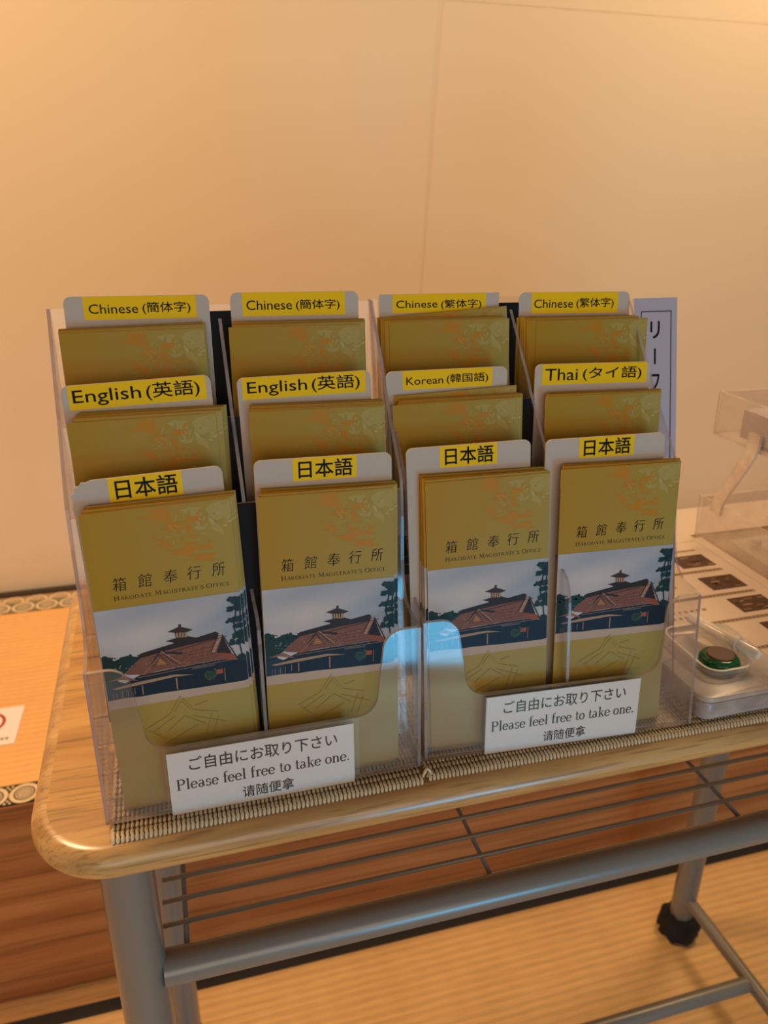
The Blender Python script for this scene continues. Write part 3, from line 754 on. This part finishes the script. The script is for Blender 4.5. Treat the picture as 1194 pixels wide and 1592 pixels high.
    ex = lambda q, i: ART[q][i]
    c0 = ART['cup'][0]
    for dx in (.9, 2.6, 4.4, 6.0): seg(c0[0] + dx, c0[1] - .2, c0[0] + dx, c0[1] + 3.4, .55, (.03, .02, .025))
    a = ART['irimoya'][0]
    seg(a[0], a[1], ART['irimoya'][1][0], ART['irimoya'][1][1], .6, brown)
    seg(a[0] + .6, a[1] + .4, ART['irimoya'][6][0], ART['irimoya'][6][1], .55, cream)
    seg(a[0] - .2, a[1] + 1.6, ART['irimoya'][5][0] - 2, ART['irimoya'][5][1], .35, (.30, .2, .16))
    for q in range(5):   # shingle courses
        t0 = q / 5; seg(26 + 2 * q, 107.2 - 2.0 * q, 46 + 3 * q, 104.8 - 1.9 * q, .16, (.15, .06, .05)); seg(52, 106.4 - 2.2 * q, 78, 105.2 - 2.4 * q, .16, (.16, .065, .05))
    seg(23.5, 107.5, 34, 97.6, .5, (.33, .19, .15)); seg(20, 109.4, 58, 108.0, .35, (.34, .20, .15)); seg(56, 108.2, 82, 107.4, .35, (.34, .20, .15))
    seg(30.5, 97.4, 77, 90.6, .35, (.05, .035, .035))
    gb = ART['gabledark']; seg(gb[0][0], gb[0][1] - 1, gb[1][0] + 3.5, gb[1][1] + 4, .8, brown)
    seg(ART['bargeboard'][0][0] - .7, ART['bargeboard'][0][1], ART['bargeboard'][3][0] - .6, ART['bargeboard'][3][1], .35, brown)
    for px, p0, p1, w_ in ((42.8, 113.8, 122.0, .9), (21.7, 115.2, 121.6, .7), (17.0, 115.8, 120.4, .4), (9.4, 117, 121.5, .4), (12.8, 116.6, 121.6, .35), (6.0, 117.5, 121.8, .3), (4.0, 117.6, 121.9, .25)):
        seg(px, p0, px - .1, p1, w_, (.36, .20, .14))
    for px in (47, 52, 57, 63, 66): seg(px, 114.5, px, 121.5, .18, (.04, .07, .10))
    for px in (70.0,): seg(px + 2.4, 113, px + 2.2, 121.6, .3, (.05, .05, .04))
    for k in range(16): blob(rr.uniform(60.5, 68), rr.uniform(112, 118), rr.uniform(.5, 1.1), rr.choice([(.035, .08, .055), (.05, .11, .075), (.025, .05, .045)]), Y(.3))
    seg(64.3, 116, 64.0, 122.6, .35, (.04, .04, .03))
    seg(73.3, 112.5, 73.0, 121.4, .4, (.30, .20, .16))
    # leaning pines at the right
    for q in ('pine1', 'pine2', 'pine3', 'pine4'): poly(ART[q], (.010, .035, .045), Y())
    Y()
    pc = [(.010, .035, .045), (.014, .05, .055)]
    for cx0, cx1, cy, h in ((80.5, 87.6, 67, 3.0), (79, 87.6, 72.5, 1.8), (77.5, 87.6, 80.0, 1.8), (82, 87.6, 84.5, 1.2), (81, 87.6, 90.5, 2.4), (78.5, 87.6, 95.6, 2.2), (83, 87.6, 107, 1.8)):
        for k in range(24): blob(rr.uniform(cx0, cx1) , cy + rr.uniform(-h, h) * .7, rr.uniform(.7, 1.7), rr.choice(pc), Y(.1))
    for (xa, ya, xb, yb) in ((84.5, 70, 84.0, 76), (84.0, 76, 82.4, 82), (82.4, 82, 82.2, 87), (82.2, 87, 83.8, 92), (87, 74, 86.2, 84), (86.2, 84, 87.3, 91), (84, 92, 85.5, 107)):
        seg(xa, ya, xb, yb, .9, (.012, .03, .04))
    # faint mountain line drawing under the view
    ml = (.43, .275, .085)
    for x0, y0, x1, y1 in ((43.5, 127.5, 36, 139), (43.5, 127.5, 51.5, 139), (44, 131, 39, 138), (44, 131, 49.5, 139), (36, 139, 20, 147), (51.5, 139, 66, 143), (39, 141, 24, 150), (50, 143, 70, 151), (52, 136, 60, 134), (62, 144, 57, 158), (66, 146, 61, 160), (22, 148, 31, 156), (33, 151, 45, 142), (45, 142, 57, 150), (30, 160, 52, 150)):
        seg(x0, y0, x1, y1, .35, ml)
    return mesh('cover_print', b.v, b.f, M['print'], None, False, b.c)
BRO, COVER = brochure_mesh(), cover_mesh()

K = .13; TH = math.atan(K)
YBK = {0: .02135, 1: .05044, 2: .07996}
def frame(which, tier, off, x, ztop, ang, h):
    """matrix of a leaning sheet: origin bottom centre, top centre at (x, ztop), in front of the tier's back panel by off"""
    y = YBK[tier] - off + K * ztop
    Rm = Matrix.Rotation(-TH, 4, 'X') @ Matrix.Rotation(-math.radians(ang), 4, 'Y')
    top = Vector((x, y, ztop)); org = top - (Rm @ Vector((0, 0, h)))
    return HM[which] @ Matrix.Translation(org) @ Rm

CELLS = {
 # tier, card (x0,x1,ztop,ang), sticker (dx0,dx1,dz_top,height,tilt), front brochure (x,z,ang), rear (x,z,ang), text, box, names
 'A1b': (2, (7.0, 96.6, 315.5, -.4), (11.6, 81.2, .2, 14.2, -.5), (47.4, 295.5, .3), (47.6, 297.5, .8), 'Chinese(\u7c21\u4f53\u5b57)', (.045, .945, .27, .80)),
 'A1m': (1, (1.8, 91.6, 268.9, 1.8), (4.0, 86.6, -.2, 14.9, .4), (48.4, 248.0, .4), (55.6, 251.0, -.4), 'English(\u82f1\u8a9e)', (.03, .95, .13, .86)),
 'A1f': (0, (3.3, 92.6, 219.6, 1.9), (21.5, 64.6, .6, 15.2, -.2), (51.1, 202.6, 1.4), (55.6, 204.6, 1.4), '\u65e5\u672c\u8a9e', (.09, .93, .09, .88)),
 'A2b': (2, (110.4, 197.5, 315.6, -.6), (7.6, 77.6, .2, 15.2, -.2), (151.4, 295.0, -.6), (157.0, 297.2, -.4), 'Chinese(\u7c21\u4f53\u5b57)', (.04, .945, .32, .80)),
 'A2m': (1, (108.1, 197.0, 267.5, .6), (3.0, 85.2, .2, 14.0, .6), (158.0, 247.0, -1.0), (160.4, 249.6, -1.2), 'English(\u82f1\u8a9e)', (.04, .95, .12, .86)),
 'A2f': (0, (112.3, 202.2, 221.6, -.8), (24.4, 66.2, 0, 14.6, -.8), (156.1, 201.6, -1.0), (160.0, 203.2, -1.6), '\u65e5\u672c\u8a9e', (.09, .93, .10, .88)),
 'B1b': (2, (-11.3, 77.3, 311.9, .1), (9.4, 78.6, 0, 12.8, 0), (37.8, 294.8, .6), (31.6, 296.0, -.4), 'Chinese(\u7e41\u4f53\u5b57)', (.04, .95, .32, .86)),
 'B1m': (1, (-13.6, 73.9, 265.5, .6), (11.5, 76.4, .4, 12.8, .2), (32.9, 245.4, 1.2), (41.0, 247.2, .6), 'Korean(\u97d3\u56fd\u8a9e)', (.04, .95, .25, .80)),
 'B1f': (0, (-7.0, 81.2, 221.6, 1.1), (23.2, 63.8, 1.0, 14.6, -.3), (47.9, 200.9, 1.2), (46.4, 203.0, 0.0), '\u65e5\u672c\u8a9e', (.09, .93, .09, .88)),
 'B2b': (2, (92.9, 180.7, 311.4, -.4), (9.6, 78.4, .2, 15.0, -.3), (147.2, 293.0, .3), (136.0, 294.4, -.4), 'Chinese(\u7e41\u4f53\u5b57)', (.03, .95, .28, .80)),
 'B2m': (1, (95.3, 184.8, 265.9, -.6), (4.8, 86.6, .8, 14.4, -.4), (143.9, 245.7, 0), (148.6, 246.2, -.6), 'Thai(\u30bf\u30a4\u8a9e)', (.03, .95, .18, .85)),
 'B2f': (0, (92.6, 183.2, 221.7, .5), (24.6, 66.6, 1.0, 14.3, .2), (144.8, 203.4, .2), (150.6, 204.2, -.6), '\u65e5\u672c\u8a9e', (.09, .93, .09, .90)),
}
WORDS = {'A1b': ('simplified Chinese', 'at the back left of the left rack'), 'A2b': ('simplified Chinese', 'at the back right of the left rack'),
         'A1m': ('English', 'in middle tier, left column of the left rack'), 'A2m': ('English', 'in middle tier, right column of the left rack'),
         'A1f': ('Japanese', 'at the front left of the left rack'), 'A2f': ('Japanese', 'at the front right of the left rack'),
         'B1b': ('traditional Chinese', 'at the back left of the right rack'), 'B2b': ('traditional Chinese', 'at the back right of the right rack'),
         'B1m': ('Korean', 'in middle tier, left column of the right rack'), 'B2m': ('Thai', 'in middle tier, right column of the right rack'),
         'B1f': ('Japanese', 'at the front left of the right rack'), 'B2f': ('Japanese', 'at the front right of the right rack')}
CH = .2185
ORD = ['', 'second', 'third', 'fourth', 'fifth', 'sixth', 'seventh', 'eighth', 'ninth', 'tenth', 'eleventh']
def card_outline(wd, h, r, dent):
    pts = [(-wd / 2, 0), (wd / 2, 0)]
    for k in range(7):
        a = math.radians(90 * k / 6); pts.append((wd / 2 - r + r * math.cos(a), h - r + r * math.sin(a)))
    if dent:   # crushed, torn corner
        pts += [(-wd / 2 + .012, h - .0002), (-wd / 2 + .009, h - .0014), (-wd / 2 + .0065, h - .0010), (-wd / 2 + .005, h - .0030),
                (-wd / 2 + .0026, h - .0034), (-wd / 2 + .0022, h - .0066), (-wd / 2 - .0006, h - .0085), (-wd / 2 + .0008, h - .012),
                (-wd / 2 - .0003, h - .016), (-wd / 2 + .0003, h - .021)]
    else:
        for k in range(7):
            a = math.radians(90 + 90 * k / 6); pts.append((-wd / 2 + r + r * math.cos(a), h - r + r * math.sin(a)))
    return pts
SPLIT = {'Chinese': (.475, .515, .33, .74), 'English': (.515, .555, .20, .88), 'Korean': (.445, .485, .34, .74), 'Thai': (.335, .385, .22, .80)}
for key, (tier, cd, st, bf, br, txt, bx) in CELLS.items():
    wh = key[0]; lang, where = WORDS[key]
    x0, x1, zt, ang = cd; cw = (x1 - x0) / 1000
    mt = frame(wh, tier, .0022, (x0 + x1) / 2000, zt / 1000, ang, CH)
    bm = prism(card_outline(cw, CH, .0007 if key == 'B1b' else .0045, key == 'A1f'), 'y', 0, .0018)
    cardo = bm_obj('divider_card', bm, [M['card'], M['cardedge']], None, mt)
    extra = {'A1f': ' with a crushed corner', 'B1b': ' with square corners'}.get(key, '')
    where = where.replace(' of the ', ' of ').replace('at the ', 'at ')
    tag(cardo, 'grey-white index card%s labelled %s %s' % (extra, lang, where), 'card', 'index cards in the brochure racks')
    del cardo['group']
    # sticker in the card's frame
    dx0, dx1, dzt, hh, tilt = [q / 1000 if i != 4 else q for i, q in enumerate(st)]
    sx0, sx1 = -cw / 2 + dx0, -cw / 2 + dx1; sz1 = min(CH - .0002, CH + dzt); sz0 = sz1 - hh
    s = MB(); s.box(sx0, sx1, -.00022, -.00002, sz0, sz1)
    sk = s.build('yellow_label', M['yellow'], cardo)
    t_ = MB(); W_ = sx1 - sx0
    if '(' in txt:
        k = txt.index('('); m1, m2, lt, lb = SPLIT[txt[:k]]
        put_text(t_, txt[:k], sx0 + bx[0] * W_, sx0 + m1 * W_, sz1 - lb * hh, sz1 - lt * hh, -.00034, .003)
        put_text(t_, txt[k:], sx0 + m2 * W_, sx0 + bx[1] * W_, sz1 - bx[3] * hh, sz1 - bx[2] * hh, -.00034, .005)
    else:
        put_text(t_, txt, sx0 + bx[0] * W_, sx0 + bx[1] * W_, sz1 - bx[3] * hh, sz1 - bx[2] * hh, -.00034, .009)
    t_.build('lettering', M['ink'], sk)
    # the stack of brochures, rear first
    N = 11
    short = '%s column of %s rack' % ('left' if key[1] == '1' else 'right', 'left' if wh == 'A' else 'right')
    grp = 'brochures in the %s slot, %s' % (lang, short)
    rr = random.Random(sum(map(ord, key)) * 7)
    for i in range(N):
        t = i / (N - 1); off = .0034 + .0082 * t
        front = i == N - 1
        tt = t if front else t * .6
        jx, jz = (0, 0) if front else (rr.uniform(-1.1, 1.1), rr.uniform(-.7, .9))
        ja = 0 if front else rr.uniform(-.35, .35)
        x = br[0] * (1 - tt) + bf[0] * tt + jx; z = br[1] * (1 - tt) + bf[1] * tt + jz; a = br[2] * (1 - tt) + bf[2] * tt + ja
        if key == 'B1b' and i in (1, 2): a = 3.4 + i * .3; z = 299.8; x = 38
        if key == 'B1m' and i in (0, 1): a = 2.6; z = 251.0; x = 36
        o = obj('brochure', BRO, None, frame(wh, tier, off, x / 1000, z / 1000, a, BH))
        c = obj('cover_print', COVER, o)
        if front:
            tag(o, 'frontmost gold brochure with leaf print in the %s slot, %s' % (lang, short), 'brochure', grp)
        else:
            nth = 'rearmost' if i == 0 else ORD[N - 1 - i] + ' from the front'
            tag(o, 'gold brochure, %s, in the %s slot, %s' % (nth, lang, short), 'brochure', grp)

# ---- taped "take one" notices on the rack fronts
def notice(which, x0, x1, z0, z1, tilt, label, sl):
    W_, H_ = x1 - x0, z1 - z0
    m = HM[which] @ Matrix.Translation((x0, -.0011 + .063 * z0, z0)) @ Matrix.Rotation(-math.atan(.063), 4, 'X') @ Matrix.Rotation(-math.radians(tilt), 4, 'Y')
    b = MB(); b.box(0, W_, -.0004, 0, 0, H_)
    root = b.build('notice_sign', M['paper'], None, m); tag(root, label, 'sign')
    t = MB()
    put_text(t, '\u3054\u81ea\u7531\u306b\u304a\u53d6\u308a\u4e0b\u3055\u3044', .11 * W_, .905 * W_, .685 * H_, .90 * H_, -.00052, .006)
    stroke_text(t, 'Please feel free to take one.', .035 * W_, .975 * W_, .395 * H_, .175 * H_, -.00052, light=1.2)
    put_text(t, '\u8bf7\u968f\u4fbf\u62ff', .375 * W_, .655 * W_, .085 * H_, .275 * H_, -.00052, .006)
    t.build('lettering', M['ink'], root)
    b = MB(); l, r, bt, tp = sl
    b.box(-l, W_ + r, -.0009, -.0007, -bt, H_ + tp); b.build('clear_sleeve', M['sleeve'], root)
    return root
notice('A', .0416, .1645, -.0010, .0462, 0, 'laminated please feel free to take one notice taped on the left rack', (.002, .0035, .0002, .0045))
notice('B', .0448, .1650, -.0004, .0470, .3, 'laminated please feel free to take one notice taped on the right rack', (.0015, .0008, .0004, .0010))

# ================================================================= RIGHT SIDE
# leaning title board behind the right rack
SK = .24
sgx0, sgx1 = .4385, .4790
m = Matrix.Translation((sgx0, .155 - SK * .2995, 0.0)) @ Matrix.Rotation(-math.atan(SK), 4, 'X')
SH = .2995 / math.cos(math.atan(SK)); SWd = sgx1 - sgx0
b = MB(); b.box(0, SWd, 0, .003, .001, SH)
board = b.build('title_board', M['signpaper'], None, m); tag(board, 'narrow white board with vertical Japanese lettering leaning behind the right rack', 'sign')
t = MB()
def sbar(x0, x1, z0, z1): t.add([(x0, -.0003, z0), (x1, -.0003, z0), (x1, -.0003, z1), (x0, -.0003, z1)], [(0, 1, 2, 3)])
fx = SWd - .0062; ft = SH - .0105
sbar(fx, fx + .0007, .012, ft); sbar(.0062, fx, ft - .0007, ft); sbar(.0062, .0069, .012, ft); sbar(.0062, fx, .012, .0127)
cx = .0195
for k, ch in enumerate(('\u30ea', None, '\u30d5', '\u30ec', '\u30c3', '\u30c8')):
    zc = SH - .0260 - k * .0215
    if ch is None: sbar(cx - .0008, cx + .0008, zc - .0062, zc + .0066); continue
    w_ = .0085 if ch != '\u30c3' else .0065
    put_text(t, ch, cx - w_ / 2, cx + w_ / 2, zc - .0066, zc + .0070, -.0003, .01)
t.build('lettering', M['ink'], board)
b = MB(); b.box(.004, SWd - .004, .003, .0055, .001, .12); b.build('easel_back', M['acr'], board)

def MB_sheet():
    b = MB(); b.box(.445, .852, .3045, .3790, TZ + .0002, TZ + .0016); b.box(.445, .6555, .2865, .3045, TZ + .0002, TZ + .0016)  # added opaque sheet that fills the pale area at the table back
    return b.build('pale_sheet', M['docpaper'])
# information sheet with pictures
DZ = .0
doc = MB(); doc.box(.4465, .6560, -.0085 + .0002, .2850, TZ + .0060, TZ + .0075)
dm = doc.build('information_sheet', M['docpaper']); tag(dm, 'warm white laminated sheet with rows of brown photos lying right of the racks', 'document')
dm.parent = None
pr = MB(); zz = TZ + .00765
def drect(x0, x1, y0, y1, col, dz=0): pr.add([(x0, y0, zz + dz), (x1, y0, zz + dz), (x1, y1, zz + dz), (x0, y1, zz + dz)], [(0, 1, 2, 3)], 0, col)
brn = (.10, .055, .035)
rr = random.Random(11)
for k, ytop in enumerate((.2452, .1950, .1490, .1020, .0560)):
    drect(.5845, .6262, ytop - .0275, ytop, brn)
    for q in range(14):
        xa = rr.uniform(.586, .618); ya = ytop - rr.uniform(.004, .025); s_ = rr.uniform(.002, .008)
        drect(xa, min(.6255, xa + s_ * 1.5), ya, min(ytop - .001, ya + s_ * .35), rr.choice([(.22, .13, .08), (.06, .03, .02), (.32, .20, .12)]), .00005)
    drect(.4600, .6262, ytop - .0395, ytop - .0345, (.36, .26, .17))
    for q in range(34):
        xa = .4610 + q * .0048
        drect(xa, xa + .003, ytop - .0385, ytop - .0355, (.20, .13, .08), .00005)
    for row in range(2):
        for q in range(9 - row * 3):
            xa = .4950 + q * .0066; drect(xa, xa + rr.uniform(.002, .0045), ytop - .014 - row * .010, ytop - .0105 - row * .010, (.26, .18, .11), .00005)
drect(.5600, .6262, .2545, .2580, (.32, .22, .15))
drect(.6415, .6420, .0, .278, (.40, .29, .20)); drect(.452, .6415, .2777, .2782, (.40, .29, .20))
po = pr.build('printing', M['printflat'], dm, cols=True)

tag(MB_sheet(), 'thin pale sheet added behind the photo sheet at the back of the table', 'sheet')
# milky flat box at the right
def rounded_box(name, x0, x1, y0, y1, z0, z1, r, mat, parent=None, bev=.002, open_top=False, mats=None, wall=.0015):
    bm = bmesh.new(); L = []
    prof = [(bev, z0), (bev * .3, z0 + bev * .3), (0, z0 + bev), (0, z1 - bev), (bev * .3, z1 - bev * .3), (bev, z1)]
    if open_top: prof = [(bev, z0), (bev * .3, z0 + bev * .3), (0, z0 + bev), (0, z1), (wall, z1), (wall, z0 + wall)]
    for ins, z in prof:
        L.append([bm.verts.new((x, y, z)) for x, y in round_rect(x0 + ins, x1 - ins, y0 + ins, y1 - ins, max(r - ins, .0008), 8)])
    for ci, (a, c) in enumerate(zip(L[:-1], L[1:])):
        n = len(a)
        for i in range(n):
            f = bm.faces.new((a[i], a[(i + 1) % n], c[(i + 1) % n], c[i]))
            if open_top and ci == 3: f.material_index = 1
    bm.faces.new(L[0][::-1]); bm.faces.new(L[-1])
    bmesh.ops.recalc_face_normals(bm, faces=bm.faces)
    return bm_obj(name, bm, mats or mat, parent, None, math.radians(35))
box = empty('plastic_box', (.49, .03, 0)); tag(box, 'milky translucent flat plastic box with rounded corners beside the right rack', 'box')
BMX = Matrix.Translation((-.49, -.03, 0))
def inbox(o, root, off): o.parent = root; o.matrix_parent_inverse = Matrix.Translation(off); return o
inbox(rounded_box('base', .4375, .5300, -.0100, .0860, .0010, .0165, .010, M['milky']), box, (-.49, -.03, 0))
inbox(rounded_box('lid', .4370, .5305, -.0105, .0865, .0170, .0215, .0105, M['milky'], bev=.0012), box, (-.49, -.03, 0))
# shallow clear tray with a green round stamp and a clear tube
tray = rounded_box('shallow_tray', .4560, .5010, .0085, .0800, .0222, .0300, .014, M['tray'], mats=[M['tray'], M['rimwhite']], open_top=True, wall=.0022)
tag(tray, 'shallow clear tray with rounded corners on the milky box', 'tray')
def lathe(name, prof, c, mat, n=36, parent=None):
    b = MB(); v = []; f = []
    for r, z in prof:
        for k in range(n):
            a = 2 * math.pi * k / n; v.append((c[0] + r * math.cos(a), c[1] + r * math.sin(a), c[2] + z))
    for i in range(len(prof) - 1):
        for k in range(n): f.append((i * n + k, i * n + (k + 1) % n, (i + 1) * n + (k + 1) % n, (i + 1) * n + k))
    f.append(tuple(range(n))[::-1]); f.append(tuple((len(prof) - 1) * n + k for k in range(n)))
    b.add(v, f); return b.build(name, mat, parent, smooth=True, auto=.7)
gc = (.4790, .0280, .0240)
st_ = empty('green_case', gc); tag(st_, 'round green translucent case with a brown disc in the clear tray', 'case')
inbox(lathe('green_body', [(.0125, 0), (.0160, .0010), (.0162, .0035), (.0150, .0050), (.0150, .0058), (.0138, .0072), (.0112, .0078)], gc, M['green']), st_, (-gc[0], -gc[1], -gc[2]))
inbox(lathe('brown_disc', [(.0108, .0078), (.0110, .0086), (.0104, .0092)], gc, M['brownpad']), st_, (-gc[0], -gc[1], -gc[2]))
tb = empty('clear_tube', (.497, .04, .035)); tag(tb, 'clear plastic tube with a collar lying across the clear tray', 'tube')
p0, p1 = Vector((.5030, .0130, .0362)), Vector((.4875, .0800, .0362))
g = MB(); g.tube([p0, p0.lerp(p1, .05), p0.lerp(p1, .55), p1], [.0034, .0046, .0046, .0046], 20)
inbox(g.build('barrel', M['glass'], smooth=True, auto=.8), tb, (-.497, -.04, -.035))
g = MB(); g.tube([p0.lerp(p1, .28), p0.lerp(p1, .34)], .0058, 20)
inbox(g.build('collar', M['glass'], smooth=True, auto=.8), tb, (-.497, -.04, -.035))
g = MB(); g.tube([p0.lerp(p1, .02), p0.lerp(p1, .30)], .0016, 10)
inbox(g.build('inner_rod', M['brownpad'], smooth=True), tb, (-.497, -.04, -.035))

# clear two-level leaflet tray: low bin, curved post, tilted upper bin
org = empty('clear_organizer', (.70, .20, TZ)); tag(org, 'clear plastic two-level leaflet holder at the right end of the table', 'holder')
def ino(o): return inbox(o, org, (-.70, -.20, -TZ))
XL = .6585
MT = [M['tray'], M['trayedge']]
ino(bm_obj('low_side', prism([(.060, TZ + .0002), (.300, TZ + .0002), (.304, .050), (.060, .050)], 'x', XL, XL + .0025), MT))
ino(bm_obj('low_side', prism([(.060, TZ + .0002), (.300, TZ + .0002), (.304, .050), (.060, .050)], 'x', .8275, .830), MT))
ino(bm_obj('low_back', prism([(XL + .0025, TZ + .0002), (.8275, TZ + .0002), (.8275, .050), (XL + .0025, .050)], 'y', .2975, .3000), MT))
ino(bm_obj('low_front', prism([(XL + .0025, TZ + .0002), (.8275, TZ + .0002), (.8275, .022), (XL + .0025, .022)], 'y', .0600, .0625), MT))
ino(bm_obj('low_floor', prism([(XL + .0025, .0625), (.8275, .0625), (.8275, .2975), (XL + .0025, .2975)], 'z', TZ + .0005, TZ + .003), MT))
# sloping insert sheet with round pegs
bm = prism([(XL + .006, .075), (.824, .075), (.824, .255), (XL + .006, .255)], 'z', .012, .014)
ino(bm_obj('insert_sheet', bm, MT))
for x, y in ((.686, .232), (.686, .196), (.686, .160)):
    ino(lathe('peg', [(.0055, 0), (.0055, .006), (.0040, .0075)], (x, y, .0142), M['trayedge'], 20))
# post
g = []
for y, z in ((.2700, .040), (.2690, .052), (.2640, .064), (.2560, .080), (.2430, .104), (.2350, .120), (.2320, .134), (.2320, .146)): g.append((y, z))
L_ = [(y - .0085, z) for y, z in g] + [(y + .0085, z) for y, z in g[::-1]]
ino(bm_obj('post', prism(L_, 'x', XL - .0040, XL - .0002), [M['trayedge'], M['trayedge']]))
ino(bm_obj('post', prism(L_, 'x', .8302, .8340), [M['trayedge'], M['trayedge']]))
# upper bin
UP = [(.300, .1255), (.302, .1750), (.060, .1750), (.060, .1255)]
ino(bm_obj('upper_side', prism(UP, 'x', XL, XL + .0025), MT))
ino(bm_obj('upper_side', prism(UP, 'x', .8275, .830), MT))
ino(bm_obj('upper_floor', prism([(XL + .0025, .0600), (.8275, .0600), (.8275, .3000), (XL + .0025, .3000)], 'z', .1255, .1280), [M['tray'], M['trayedge']]))
ino(bm_obj('upper_back', prism([(XL + .0025, .128), (.8275, .128), (.8275, .175), (XL + .0025, .175)], 'y', .2975, .3000), MT))
# leaflets in the upper bin
def leaflet(x0, x1, y0, y1, z0, z1, lab, col, name='leaflet'):
    b = MB(); b.box(x0, x1, y0, y1, z0, z1); o = b.build(name, col); tag(o, lab, 'leaflet'); return o
M['greyprint'] = plain('bluish_grey_leaflet', (0.34, 0.32, 0.38), .5, noise=.2, nscale=60)
M['greydark'] = plain('slate_leaflet', (0.13, 0.13, 0.18), .5, noise=.3, nscale=90)
l1 = leaflet(.6640, .8200, .070, .2480, .1285, .1330, 'slate grey leaflet pile low in the upper bin of the clear holder', M['greydark'])
l2 = leaflet(.6620, .8200, .068, .2620, .1335, .1640, 'pale grey leaflet pile on the slate one in the upper bin', M['greyprint'])
t = MB()
for k in range(7):
    y = .222 - k * .0060
    t.add([(.66185, y, .1475), (.66185, y - .0042, .1475), (.66185, y - .0042, .1550), (.66185, y, .1550)], [(0, 1, 2, 3)])
t.build('lettering', M['ink'], l2)
